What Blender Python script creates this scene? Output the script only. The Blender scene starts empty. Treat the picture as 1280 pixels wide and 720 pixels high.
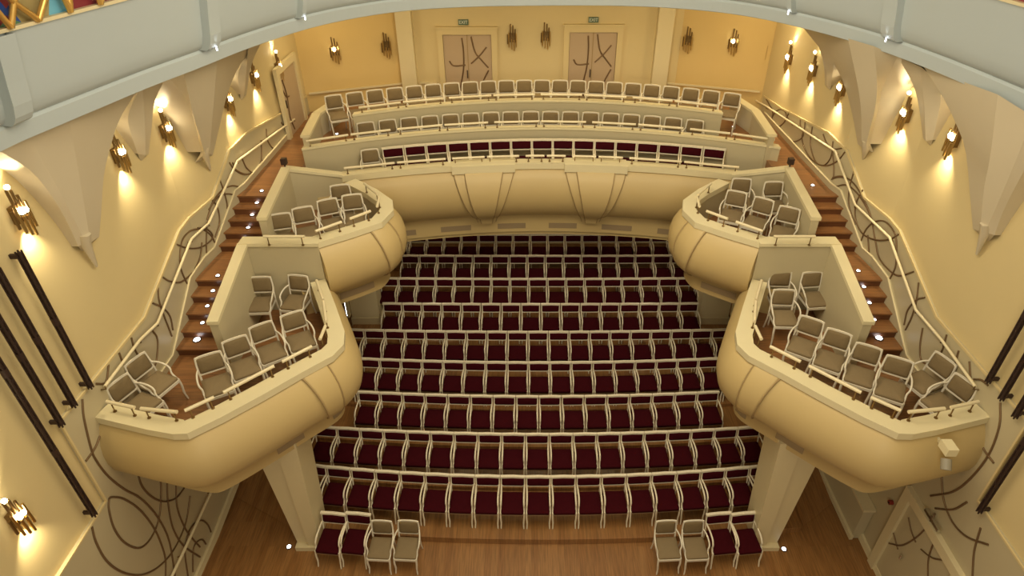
import bpy, math, random
from mathutils import Vector, Matrix, Quaternion
random.seed(7)
scene = bpy.context.scene
R = math.radians

# ------------------------------------------------------------------ camera
CAMP = Vector((-0.25, 0.0, 12.3)); PITCH = R(35); FPX = 800.0; UC, VC = 658.0, 360.0
cd = bpy.data.cameras.new('camera'); cam = bpy.data.objects.new('camera', cd)
scene.collection.objects.link(cam); scene.camera = cam
cam.location = CAMP; cam.rotation_euler = (R(90) - PITCH, 0, 0)
cd.sensor_width = 36; cd.lens = 36 * FPX / 1280; cd.shift_x = -(UC - 640) / 1280
cd.clip_start = 0.05; cd.clip_end = 200

# ------------------------------------------------------------------ world / big lights / exposure
w = bpy.data.worlds.new('world'); scene.world = w; w.use_nodes = True
w.node_tree.nodes['Background'].inputs[0].default_value = (1.0, 0.89, 0.70, 1)
w.node_tree.nodes['Background'].inputs[1].default_value = 0.17
scene.view_settings.view_transform = 'Standard'; scene.view_settings.look = 'None'
scene.view_settings.gamma = 1; scene.view_settings.use_curve_mapping = False
scene.view_settings.exposure = 0.12

def lamp(name, kind, loc, energy, color, direction=None, size=0.1, spot=60, blend=0.5, size_y=None):
    l = bpy.data.lights.new(name, kind); l.energy = energy; l.color = color
    if kind == 'AREA':
        l.size = size
        if size_y: l.shape = 'RECTANGLE'; l.size_y = size_y
    else: l.shadow_soft_size = size
    if kind == 'SPOT': l.spot_size = R(spot); l.spot_blend = blend
    o = bpy.data.objects.new(name, l); scene.collection.objects.link(o); o.location = loc
    if direction: o.rotation_euler = Vector(direction).to_track_quat('-Z', 'Y').to_euler()
    return o
WARM = (1.0, 0.85, 0.60)
lamp('dome_fill', 'AREA', (0.2, 4.5, 14.5), 450, WARM, (0, 0.15, -1), 5.0)  # general fill added up in the dome, no fixture in view
lamp('dome_fill', 'AREA', (0.2, 9.0, 12.2), 330, WARM, (0, 0.25, -1), 4.0)
lamp('stage_fill', 'AREA', (0.2, -2.0, 9.0), 310, (1, .86, .64), (0, 0.9, -0.35), 4.0)  # unseen fill added behind the camera, aimed down the hall
for sx in (-1, 1):
    lamp('cove_fill', 'AREA', (0.2 + sx * 2.0, 6.5, 11.8), 22, (1.0, .97, .86), (sx * 1.0, 0.6, -0.12), 1.6)  # unseen fill added in mid-air to brighten the ring cove
lamp('cove_fill', 'AREA', (0.2, 9.0, 11.6), 18, (1.0, .97, .86), (0, 1, -0.1), 1.6)
# unseen fill lights added to brighten the gallery and the space below it
for x in (-5.2, -2.7, 0.2, 3.0, 5.5):
    lamp('gallery_fill', 'AREA', (x, 16.6, 9.1), 27, (1, .76, .42), (0, 0.25, -1), 0.8)
for x in (-3.2, 0.2, 3.6):
    lamp('under_gallery_fill', 'AREA', (x, 16.9, 3.45), 6, (1, .78, .5), (0, -0.2, -1), 0.6)

# ------------------------------------------------------------------ materials
MATS = {}
def mat(name, col, rough=0.6, metal=0.0, col2=None, scale=6.0, coat=0.0, bump=0.0, emit=None, estr=0.0):
    m = bpy.data.materials.new(name); m.use_nodes = True; nt = m.node_tree
    b = nt.nodes['Principled BSDF']
    b.inputs['Base Color'].default_value = (*col, 1); b.inputs['Roughness'].default_value = rough
    b.inputs['Metallic'].default_value = metal; b.inputs['Coat Weight'].default_value = coat
    tc = nt.nodes.new('ShaderNodeTexCoord')
    if col2 or bump:
        n = nt.nodes.new('ShaderNodeTexNoise'); n.inputs['Scale'].default_value = scale; n.inputs['Detail'].default_value = 5
        nt.links.new(tc.outputs['Object'], n.inputs['Vector'])
        if col2:
            r = nt.nodes.new('ShaderNodeMix'); r.data_type = 'RGBA'
            r.inputs[6].default_value = (*col, 1); r.inputs[7].default_value = (*col2, 1)
            nt.links.new(n.outputs['Fac'], r.inputs[0]); nt.links.new(r.outputs[2], b.inputs['Base Color'])
        if bump:
            bp = nt.nodes.new('ShaderNodeBump'); bp.inputs['Strength'].default_value = bump
            bp.inputs['Distance'].default_value = 0.01
            nt.links.new(n.outputs['Fac'], bp.inputs['Height']); nt.links.new(bp.outputs['Normal'], b.inputs['Normal'])
    if emit:
        b.inputs['Emission Color'].default_value = (*emit, 1); b.inputs['Emission Strength'].default_value = estr
    MATS[name] = m; return m
M_WALL = mat('cream_wall_paint', (.69, .56, .29), .6, col2=(.65, .53, .27), scale=1.5, bump=.05)
M_BACK = mat('warm_lit_wall_paint', (.72, .53, .21), .6, col2=(.68, .50, .20), scale=1.5, bump=.05)  # orange cast of the lighting is put into this wall colour
M_DADO = mat('beige_wainscot_paint', (.53, .46, .29), .38, col2=(.51, .44, .27), scale=2)
M_TRIM = mat('pale_trim_paint', (.72, .62, .38), .45, col2=(.69, .60, .36), scale=4)
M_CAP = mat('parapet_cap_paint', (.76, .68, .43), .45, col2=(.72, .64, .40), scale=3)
M_BELLY = mat('balcony_shell_paint', (.57, .43, .19), .5, col2=(.53, .40, .18), scale=1.2)
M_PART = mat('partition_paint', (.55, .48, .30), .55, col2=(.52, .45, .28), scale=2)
M_VENT = mat('vent_grille_paint', (.30, .22, .12), .7)
M_CEIL = mat('ceiling_plaster', (.47, .53, .54), .6, col2=(.455, .515, .52), scale=2)
M_VAULT = mat('vault_plaster', (.64, .56, .40), .6, col2=(.61, .53, .37), scale=1.5)
M_LACQ = mat('cream_lacquered_wood', (.86, .80, .64), .35, col2=(.72, .64, .44), scale=25, coat=.2)
M_SRAIL = mat('dull_brown_lacquer', (.30, .20, .11), .45, col2=(.24, .16, .09), scale=20)
M_SHADE_SEAM = mat('brown_shade_and_seam', (.36, .25, .11), .7)  # brown stands in for shadow gaps at raised edges; also the door seam
M_WLACQ = mat('white_lacquered_wood', (.78, .73, .60), .35, col2=(.70, .64, .50), scale=20, coat=.2)
M_RED = mat('dark_red_velvet', (.048, .0015, .005), .9, col2=(.032, .001, .003), scale=12)
M_RED.node_tree.nodes['Principled BSDF'].inputs['Specular IOR Level'].default_value = .12
M_TAN = mat('tan_upholstery', (.21, .15, .07), .85, col2=(.17, .12, .055), scale=40, bump=.1)
M_TANS = mat('taupe_seat_upholstery', (.25, .18, .09), .85, col2=(.21, .155, .08), scale=40, bump=.1)
M_RAIL = mat('cream_rail_enamel', (.78, .68, .44), .3, coat=.3)
M_BRONZE = mat('bronze_strip', (.22, .14, .07), .45, .6)
M_BRASS = mat('aged_brass', (.62, .44, .18), .28, 1.0)
M_DBRASS = mat('dark_brass', (.26, .17, .07), .35, .9)
M_BLACK = mat('black_metal', (.03, .018, .015), .5, .3, col2=(.06, .03, .02), scale=30)
M_GREYP = mat('grey_plastic', (.30, .27, .20), .5)
M_GOLD = mat('gilded_branch', (.80, .50, .14), .3, .7)
M_CHROME = mat('chrome_handle', (.7, .7, .68), .2, 1.0)
M_SIGN = mat('exit_sign_green', (.10, .16, .10), .5)
M_SIGNL = mat('exit_sign_letters', (.75, .78, .68), .5)
M_BULB = mat('lit_bulb_glass', (1, .95, .8), .3, emit=(1, .86, .58), estr=20)
M_LED = mat('lit_led_lens', (1, 1, 1), .3, emit=(.92, .95, 1), estr=6)
M_REDP = mat('red_plastic', (.25, .03, .02), .4)

def wood(name, c1, c2, c3, rough, rot, bw=1.2, bh=.075, coat=0.25):
    m = bpy.data.materials.new(name); m.use_nodes = True; nt = m.node_tree; b = nt.nodes['Principled BSDF']
    tc = nt.nodes.new('ShaderNodeTexCoord'); mp = nt.nodes.new('ShaderNodeMapping'); mp.inputs['Rotation'].default_value = (0, 0, rot)
    nt.links.new(tc.outputs['Object'], mp.inputs['Vector'])
    br = nt.nodes.new('ShaderNodeTexBrick'); br.inputs['Scale'].default_value = 1
    br.inputs['Brick Width'].default_value = bw; br.inputs['Row Height'].default_value = bh
    br.inputs['Mortar Size'].default_value = .0015; br.offset = .37
    br.inputs['Color1'].default_value = (*c1, 1); br.inputs['Color2'].default_value = (*c2, 1); br.inputs['Mortar'].default_value = (*c3, 1)
    nt.links.new(mp.outputs[0], br.inputs['Vector'])
    n = nt.nodes.new('ShaderNodeTexNoise'); n.inputs['Scale'].default_value = 3; n.inputs['Detail'].default_value = 6
    m2 = nt.nodes.new('ShaderNodeMapping'); m2.inputs['Scale'].default_value = (14, .7, 1) if rot else (.7, 14, 1)
    nt.links.new(tc.outputs['Object'], m2.inputs['Vector']); nt.links.new(m2.outputs[0], n.inputs['Vector'])
    mx = nt.nodes.new('ShaderNodeMix'); mx.data_type = 'RGBA'; mx.blend_type = 'MULTIPLY'; mx.inputs[0].default_value = .55
    nt.links.new(br.outputs['Color'], mx.inputs[6]); nt.links.new(n.outputs['Color'], mx.inputs[7])
    cr = nt.nodes.new('ShaderNodeValToRGB'); cr.color_ramp.elements[0].position = .35; cr.color_ramp.elements[1].position = .65
    cr.color_ramp.elements[0].color = (.45, .45, .45, 1); cr.color_ramp.elements[1].color = (1.15, 1.1, 1.05, 1)
    nt.links.new(n.outputs['Fac'], cr.inputs[0]); nt.links.new(cr.outputs[0], mx.inputs[7])
    nt.links.new(mx.outputs[2], b.inputs['Base Color']); b.inputs['Roughness'].default_value = rough
    b.inputs['Coat Weight'].default_value = coat; b.inputs['Coat Roughness'].default_value = .2
    return m
M_FLOOR = wood('oak_strip_floor', (.34, .17, .055), (.27, .125, .037), (.22, .10, .03), .38, R(90), 1.6, .14)
M_STAIR = wood('cherry_stair_wood', (.33, .155, .055), (.27, .12, .042), (.10, .04, .015), .35, 0, 3, .2)
M_RISER = mat('stair_riser_wood', (.15, .055, .02), .4, col2=(.11, .04, .015), scale=9, coat=.2)

def glass_mat():
    m = bpy.data.materials.new('stained_glass'); m.use_nodes = True; nt = m.node_tree; b = nt.nodes['Principled BSDF']
    tc = nt.nodes.new('ShaderNodeTexCoord'); v = nt.nodes.new('ShaderNodeTexVoronoi'); v.inputs['Scale'].default_value = 2.2
    nt.links.new(tc.outputs['Object'], v.inputs['Vector'])
    sp = nt.nodes.new('ShaderNodeSeparateColor'); nt.links.new(v.outputs['Color'], sp.inputs[0])
    cr = nt.nodes.new('ShaderNodeValToRGB'); cr.color_ramp.interpolation = 'CONSTANT'; e = cr.color_ramp.elements
    cols = [(.22, .03, .04), (.10, .38, .60), (.02, .08, .35), (.28, .05, .06), (.16, .45, .62), (.35, .28, .12), (.10, .22, .12)]
    e[0].color = (*cols[0], 1); e[1].position = 1 / 7; e[1].color = (*cols[1], 1)
    for i in range(2, 7):
        k = e.new(i / 7); k.color = (*cols[i], 1)
    nt.links.new(sp.outputs[0], cr.inputs[0]); nt.links.new(cr.outputs[0], b.inputs['Base Color']); b.inputs['Roughness'].default_value = .3
    return m
M_GLASS = glass_mat()

# ------------------------------------------------------------------ helpers
def at(u, v, x=None, y=None, z=None):
    """where the sight line towards a point of the photo meets the plane x, y or z"""
    up = VC - v; c, s = math.cos(PITCH), math.sin(PITCH)
    D = Vector((u - UC, FPX * c + up * s, -FPX * s + up * c))
    t = (x - CAMP.x) / D.x if x is not None else (y - CAMP.y) / D.y if y is not None else (z - CAMP.z) / D.z
    return CAMP + D * t

class MB:
    def __init__(s): s.v = []; s.f = []; s.sm = []
    def add(s, vs, fs, smooth=False):
        n = len(s.v); s.v += [tuple(p) for p in vs]; s.f += [tuple(n + i for i in f) for f in fs]; s.sm += [smooth] * len(fs); return s
    def box(s, a, b):
        x0, x1 = sorted((a[0], b[0])); y0, y1 = sorted((a[1], b[1])); z0, z1 = sorted((a[2], b[2]))
        return s.add([(x0, y0, z0), (x1, y0, z0), (x1, y1, z0), (x0, y1, z0), (x0, y0, z1), (x1, y0, z1), (x1, y1, z1), (x0, y1, z1)],
                     [(0, 3, 2, 1), (4, 5, 6, 7), (0, 1, 5, 4), (1, 2, 6, 5), (2, 3, 7, 6), (3, 0, 4, 7)])
    def prism(s, poly, z0, z1):
        area = sum(poly[i][0] * poly[(i + 1) % len(poly)][1] - poly[(i + 1) % len(poly)][0] * poly[i][1] for i in range(len(poly)))
        if area < 0: poly = poly[::-1]
        n = len(poly)
        f0 = z0 if callable(z0) else (lambda x, y: z0); f1 = z1 if callable(z1) else (lambda x, y: z1)
        vs = [(p[0], p[1], f0(*p[:2])) for p in poly] + [(p[0], p[1], f1(*p[:2])) for p in poly]
        fs = [tuple(range(n))[::-1], tuple(range(n, 2 * n))] + [(i, (i + 1) % n, n + (i + 1) % n, n + i) for i in range(n)]
        return s.add(vs, fs)
    def tube(s, pts, r, n=8, sq=None, closed_ends=True):
        """round tube; sq=(w,h) makes it a rectangular bar"""
        P = [Vector(p) for p in pts]; rings = []
        up = Vector((0, 0, 1))
        d0 = (P[1] - P[0]).normalized()
        if abs(d0.dot(up)) > .98: up = Vector((0, 1, 0))
        a = d0.cross(up).normalized(); prev = d0
        for i, p in enumerate(P):
            d = ((P[min(i + 1, len(P) - 1)] - P[i]).normalized() + (P[i] - P[max(i - 1, 0)]).normalized())
            if d.length < 1e-6: d = prev
            d.normalize()
            q = prev.rotation_difference(d); a = (q @ a); a = (a - d * a.dot(d)).normalized(); prev = d
            b = a.cross(d); rr = r[i] if isinstance(r, (list, tuple)) else r
            if sq:
                w_, h_ = sq[0] / 2, sq[1] / 2
                rings.append([p + a * x + b * y for x, y in ((w_, h_), (-w_, h_), (-w_, -h_), (w_, -h_))])
            else:
                rings.append([p + (a * math.cos(t) + b * math.sin(t)) * rr for t in [2 * math.pi * k / n for k in range(n)]])
        m = len(rings[0]); vs = [q for rg in rings for q in rg]; fs = []
        for i in range(len(P) - 1):
            for k in range(m):
                fs.append((i * m + k, i * m + (k + 1) % m, (i + 1) * m + (k + 1) % m, (i + 1) * m + k))
        s.add(vs, fs, not sq)
        if closed_ends: s.add(rings[0], [tuple(range(m))]); s.add(rings[-1], [tuple(range(m))[::-1]])
        return s
    def loft(s, rows, smooth=True, flip=False, closed=False):
        m = len(rows[0]); vs = [q for rw in rows for q in rw]; fs = []
        for i in range(len(rows) - 1):
            for k in range(m if closed else m - 1):
                f = (i * m + k, i * m + (k + 1) % m, (i + 1) * m + (k + 1) % m, (i + 1) * m + k)
                fs.append(f[::-1] if flip else f)
        return s.add(vs, fs, smooth)
    def sphere(s, c, r, n=10, sz=1.0):
        rows = []
        for i in range(n // 2 + 1):
            t = math.pi * i / (n // 2)
            rows.append([(c[0] + r * math.sin(t) * math.cos(2 * math.pi * k / n), c[1] + r * math.sin(t) * math.sin(2 * math.pi * k / n), c[2] + r * sz * math.cos(t)) for k in range(n)])
        return s.loft(rows, True, closed=True)
    def cushion(s, w, d, h, c, crown=.015, n=6, rot=None):
        """soft box: w (x), d (y), h (z) around c, crowned top"""
        rows = []; prof = [(1 - .06, -h / 2), (1, -h / 2 + .01), (1, h / 2 - .015), (.95, h / 2 - .003), (.6, h / 2 + crown * .8), (0, h / 2 + crown)]
        def ring(k, z):
            pts = []
            for (sx, sy) in ((1, 1), (-1, 1), (-1, -1), (1, -1)):
                base = {(1, 1): 0, (-1, 1): 90, (-1, -1): 180, (1, -1): 270}[(sx, sy)]
                for a in (0, 45, 90):
                    t = R(base + a); rr = .03 * k
                    pts.append(((w / 2 * k - rr) * sx + rr * math.cos(t), (d / 2 * k - rr) * sy + rr * math.sin(t), z))
            return pts
        allr = [ring(max(k, .001), z) for k, z in prof]
        m4 = Matrix.Translation(Vector(c)) @ (rot.to_4x4() if rot else Matrix.Identity(4))
        allr = [[m4 @ Vector(p) for p in rg] for rg in allr]
        s.loft(allr, True, closed=True); s.add(allr[0], [tuple(range(len(allr[0])))[::-1]])
        return s
    def mesh(s, name, m):
        me = bpy.data.meshes.new(name); me.from_pydata(s.v, [], s.f); me.validate(); me.materials.append(m)
        if len(me.polygons) == len(s.sm): me.polygons.foreach_set('use_smooth', s.sm)
        me.update(); return me
    def build(s, name, m, parent=None):
        o = bpy.data.objects.new(name, s.mesh(name, m)); scene.collection.objects.link(o)
        if parent: o.parent = parent; o.matrix_parent_inverse = Matrix.Identity(4)
        if parent and parent.type == 'EMPTY' and parent.get('_w'): pass
        return o
def tag(o, label=None, cat=None, group=None, kind=None):
    if label: o['label'] = label
    if cat: o['category'] = cat
    if group: o['group'] = group
    if kind: o['kind'] = kind
    return o
def thing(name, label, cat, loc=(0, 0, 0), rz=0, group=None):
    o = bpy.data.objects.new(name, None); scene.collection.objects.link(o); o.empty_display_size = .2
    o.location = loc; o.rotation_euler = (0, 0, rz); return tag(o, label, cat, group)
def bw(mb, name, m, parent):
    """mesh given in world coordinates under a thing whose Empty stands somewhere"""
    o = mb.build(name, m, parent)
    if parent.type == 'EMPTY': o.matrix_parent_inverse = (Matrix.Translation(parent.location) @ parent.rotation_euler.to_matrix().to_4x4()).inverted()
    return o
def struct(name, mb, m): return tag(mb.build(name, m), kind='structure')
def copy_tree(o, loc, rz, label, group):
    r = o.copy(); scene.collection.objects.link(r); r.location = loc; r.rotation_euler = (0, 0, rz)
    tag(r, label, None, group)
    for ch in o.children:
        c = ch.copy(); scene.collection.objects.link(c); c.parent = r
        for g in ch.children:
            d = g.copy(); scene.collection.objects.link(d); d.parent = c
    return r
def bez(pts, n=6):
    """Catmull-Rom through points"""
    P = [Vector(p) for p in pts]; out = []
    if len(P) < 3: return P
    P = [P[0] * 2 - P[1]] + P + [P[-1] * 2 - P[-2]]
    for i in range(1, len(P) - 2):
        for k in range(n):
            t = k / n; a, b, c, d = P[i - 1:i + 3]
            out.append(.5 * ((2 * b) + (c - a) * t + (2 * a - 5 * b + 4 * c - d) * t * t + (3 * b - a - 3 * c + d) * t ** 3))
    return out + [P[-2]]
def interp(tab, y):
    if y <= tab[0][0]: return tab[0][1]
    for (a, va), (b, vb) in zip(tab, tab[1:]):
        if y <= b: return va + (vb - va) * (y - a) / (b - a) if b > a else vb
    return tab[-1][1]
SIDE = {-1: 'left', 1: 'right'}

# ------------------------------------------------------------------ room shell
WX = [(-4, 7.0), (11.2, 7.0), (13.0, 6.62), (20, 6.5)]
def wallx(y): return interp(WX, y)
walls = {}
for sx in (-1, 1):
    path = [(-4, 7.0), (11.2, 7.0), (13.0, 6.62), (18.2, 6.5)]
    poly = [(sx * x, y) for y, x in path] + [(sx * (x + .25), y) for y, x in path[::-1]]
    walls[sx] = struct('wall_' + SIDE[sx], MB().prism(poly, -.2, 9.6), M_WALL)
bk = [(-6.55, 18.0), (-3.75, 19.0), (4.15, 19.0), (6.55, 18.2)]
mbb = MB()
mbb.prism(bk + [(x, y + .3) for x, y in bk[::-1]], 3.4, 9.6)
walls['back'] = struct('wall_back', mbb, M_BACK)
mbb = MB(); mbb.prism([(-3.75, 18.985), (4.15, 18.985), (4.15, 18.999), (-3.75, 18.999)], 5.0, 9.6)
bw(mbb, 'pale_wall_bay', M_WALL, walls['back'])
lw = MB(); lw.prism([(-7.1, 18.7), (7.1, 18.7), (7.1, 19.0), (-7.1, 19.0)], -.2, 3.6)
struct('wall_back_lower', lw, M_WALL)
# stage-side floor and the raked seating platform
def zrow(i): return .17 + .11 * (9 - i)          # row 9 nearest the stage, row 1 at the back
def yrow(i): return 8.95 + 1.10 * (9 - i)        # where the top rail of the row is, on the hall's axis
fl = MB(); fl.prism([(-7.05, -4), (7.05, -4), (7.05, 18.8), (-7.05, 18.8)], -.2, 0)
struct('floor', fl, M_FLOOR)
def arc(y0, k, x0=-5.3, x1=5.7, n=24, xc=.15): return [(x0 + (x1 - x0) * i / n, y0 + k * (x0 + (x1 - x0) * i / n - xc) ** 2) for i in range(n + 1)]
pf = MB()
for i in range(9, 0, -1):
    yf = 8.04 if i == 9 else yrow(i) - .78
    yb = (yrow(i - 1) - .78) if i > 1 else 18.68
    kk = .010
    a = arc(yf, kk); b = arc(yb, kk if i > 1 else 0)
    pf.prism(a + b[::-1], -.01, zrow(i))
struct('floor_seating_platform', pf, M_FLOOR)
ra = MB()
for sx in (-1, 1):
    xi = -5.3 if sx < 0 else 5.7
    ra.add([(xi, 8.4, .01), (sx * 7.0, 9.3, .01), (sx * 7.0, 18.68, 1.0), (xi, 18.68, 1.05)], [(0, 1, 2, 3) if sx > 0 else (3, 2, 1, 0)])
struct('floor_aisle_ramp', ra, M_FLOOR)

# wainscot, cap moulding, baseboards and stair stringers on the side walls
for sx in (-1, 1):
    dz = [(1.0, 3.62), (6.40, 3.68), (6.41, 5.46), (8.9, 5.44), (10.75, 6.12), (12.0, 6.2), (12.9, 6.88), (13.8, 6.9), (16.6, 6.48), (18.0, 6.35)]
    top = []; y = 1.0; ys = sorted(set([a for a, _ in dz] + [11.2, 13.0, 15.0]))
    ys = [y for y in ys]
    rows = [[(sx * (wallx(y) - .05), y, 0.0) for y in ys], [(sx * (wallx(y) - .05), y, interp(dz, y)) for y in ys]]
    mb = MB(); mb.loft(rows, False, flip=(sx > 0))
    mb.loft([rows[1], [(sx * wallx(y), y, interp(dz, y)) for y in ys]], False, flip=(sx > 0))
    dado = bw(mb, 'wainscot', M_DADO, walls[sx])
    mb = MB(); pts = [(sx * (wallx(y) - .06), y, interp(dz, y)) for y in ys]
    mb.tube(pts, .03, sq=(.025, .045)); bw(mb, 'wainscot_cap', M_WALL, walls[sx])
    tb = [(2, 0), (8.0, 0), (14, .55), (18.6, 1.05)]
    mb = MB(); mb.loft([[(sx * 6.90, y, z + .14) for y, z in tb], [(sx * 6.88, y, z - .02) for y, z in tb]], False)
    mb.loft([[(sx * 7.0, y, z + .16) for y, z in tb], [(sx * 6.90, y, z + .14) for y, z in tb]], False)
    tag(mb.build('baseboard_' + SIDE[sx], M_TRIM), kind='structure')
    sg = [(6.9, 4.33), (9.15, 4.35), (10.5, 5.2), (11.55, 5.25), (12.65, 6.04), (17.6, 6.02)]
    sp = sorted(set([a for a, _ in sg] + [11.2, 13.0]))
    mb = MB(); A = [(sx * (wallx(y) - .09), y, interp(sg, y)) for y in sp]; B = [(sx * (wallx(y) - .09), y, interp(sg, y) - .7) for y in sp]
    mb.loft([B, A], False); mb.loft([A, [(sx * wallx(p[1]), p[1], p[2] + .02) for p in A]], False)
    bw(mb, 'stair_stringer', M_DADO, walls[sx])
    mb = MB().tube([(p[0], p[1], p[2]) for p in A], .02, n=6); bw(mb, 'stringer_bead', M_TRIM, walls[sx])

def pxl(pts, s, ox, oy): return [(a / s + ox, b / s + oy) for a, b in pts]
L1 = lambda p: pxl(p, 3.2, 0, 0); L2 = lambda p: pxl(p, 3.2, 0, 200); L6 = lambda p: pxl(p, 3.274, 120, 300); LL = lambda p: pxl(p, 4, 0, 560)
left_curves = [L1([(930, 650), (945, 680), (985, 697), (1020, 685), (1045, 640), (1045, 560)]), L1([(965, 625), (985, 670), (1010, 692)]),
    L1([(1065, 515), (1070, 560), (1095, 595), (1130, 598), (1160, 570), (1170, 530)]), L1([(1125, 490), (1150, 520), (1180, 542)]),
    L2([(918, 10), (935, 35), (970, 57), (1010, 52), (1045, 20), (1050, 0)]), L2([(880, 80), (900, 140), (908, 200), (880, 290)]),
    L2([(965, 110), (930, 103), (890, 120), (850, 170), (828, 240)]), L2([(950, 145), (910, 135), (870, 150), (835, 200)]),
    L2([(848, 160), (870, 190), (878, 250), (860, 310)]), L2([(708, 338), (750, 352), (800, 350), (840, 325), (850, 300), (825, 275), (790, 272)]),
    L2([(865, 348), (850, 310), (825, 285), (800, 275), (760, 285), (730, 320), (720, 380), (725, 440), (755, 508)]), L2([(828, 395), (825, 330), (828, 250)]),
    L2([(650, 468), (680, 485), (725, 487), (770, 450), (800, 390), (808, 330)]), L2([(632, 510), (636, 560), (655, 620), (688, 705)]),
    L2([(610, 572), (650, 590), (680, 625), (692, 680)]), L6([(145, 400), (160, 450), (200, 510), (240, 515), (252, 450), (250, 400), (232, 372)]),
    L6([(95, 462), (105, 490), (112, 510)]), L6([(0, 588), (40, 582), (52, 510)]),
    LL([(412, -244), (420, -150), (455, 0), (480, 60), (540, 140), (620, 205), (700, 250), (770, 320), (820, 400), (850, 480), (870, 600), (875, 640)]),
    LL([(430, 65), (475, 0), (500, -60)]), LL([(545, 255), (560, 245), (620, 255), (700, 310), (770, 400), (810, 490), (828, 560), (828, 640)]),
    LL([(545, 255), (545, 310), (570, 400), (620, 470), (690, 500), (740, 470), (780, 400), (800, 320), (805, 200), (800, 145), (800, 90)]),
    LL([(460, 395), (480, 470), (530, 560), (600, 615), (680, 635), (750, 620), (820, 570), (880, 490), (930, 370), (950, 240)]),
    LL([(680, 85), (690, 125), (710, 190), (760, 245), (820, 268), (880, 250), (925, 195)]), LL([(833, 90), (835, 150), (840, 270), (865, 400), (920, 490), (1000, 545)]),
    LL([(880, 100), (880, 160), (885, 290), (920, 390), (960, 450), (1000, 495)]), LL([(1055, 420), (1040, 385), (1010, 362), (970, 380), (940, 430), (925, 520), (940, 640)]),
    LL([(1030, 480), (1010, 458), (980, 475), (965, 520), (965, 620)])]
Q5 = lambda p: pxl(p, 5.144, 880, 90); Q7 = lambda p: pxl(p, 3.2, 880, 200); Q8 = lambda p: pxl(p, 3.0, 900, 300); QR = lambda p: pxl(p, 2.25, 880, 400)
right_curves = [Q5([(402, 325), (420, 350), (465, 358), (510, 330), (535, 285), (550, 255)]), Q5([(400, 175), (420, 210), (440, 250), (438, 300)]),
    Q5([(440, 290), (455, 260), (490, 240), (520, 255), (535, 290), (570, 340)]), Q5([(480, 370), (520, 425), (570, 448), (615, 435), (640, 400), (620, 350), (620, 300)]),
    Q5([(650, 320), (645, 370), (630, 420), (650, 500), (695, 565), (750, 598), (800, 600), (860, 570), (905, 515)]),
    Q5([(697, 352), (685, 430), (690, 500), (720, 580), (770, 600), (810, 560), (825, 510)]), Q5([(765, 400), (790, 460), (830, 495), (885, 490)]),
    Q5([(830, 445), (825, 500), (835, 600), (835, 680)]), Q5([(820, 690), (870, 675), (926, 685)]),
    Q7([(515, 70), (550, 65), (590, 85), (630, 140), (665, 220), (685, 320), (700, 390), (740, 440), (780, 463), (838, 447)]),
    Q7([(600, 45), (582, 110), (580, 180), (605, 260)]), Q7([(635, 120), (610, 170), (605, 230), (630, 290), (680, 318), (740, 318), (778, 298)]),
    Q7([(530, 105), (570, 100), (610, 130), (650, 190), (680, 260)]), Q7([(625, 330), (650, 275), (690, 245), (730, 250), (765, 300), (770, 370), (765, 430), (738, 485)]),
    Q7([(660, 370), (658, 340), (655, 300)]), Q7([(858, 490), (850, 560), (830, 630), (805, 680)]), Q7([(883, 550), (850, 560), (815, 600), (800, 660)]),
    Q8([(760, 330), (750, 400), (755, 450), (790, 465), (830, 420), (850, 355)]), Q8([(895, 415), (888, 440), (880, 470)]),
    Q8([(935, 455), (940, 520), (952, 540)]), Q8([(952, 522), (980, 525), (1005, 545)]),
    QR([(833, 232), (830, 300), (800, 380), (750, 445), (700, 483), (637, 495)]), QR([(770, 305), (785, 360), (815, 402)]),
    QR([(668, 440), (675, 510), (700, 570), (740, 610), (800, 632)]), QR([(650, 530), (700, 533), (740, 512)]), QR([(778, 585), (760, 650), (755, 720)])]
def wall_hit(u, v, sx, off):
    """point of the side wall (its three planes) behind a photo point"""
    p = at(u, v, x=sx * (7.0 - off))
    for _ in range(6): p = at(u, v, x=sx * (wallx(p.y) - off))
    return p
for sx, cs in ((-1, left_curves), (1, right_curves)):
    mb = MB()
    for c in cs:
        pts = bez([wall_hit(u, v, sx, .06) for u, v in c], 5)
        mb.tube(pts, .017, n=6)
    bw(mb, 'bronze_branch_relief', M_BRONZE, walls[sx])

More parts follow.
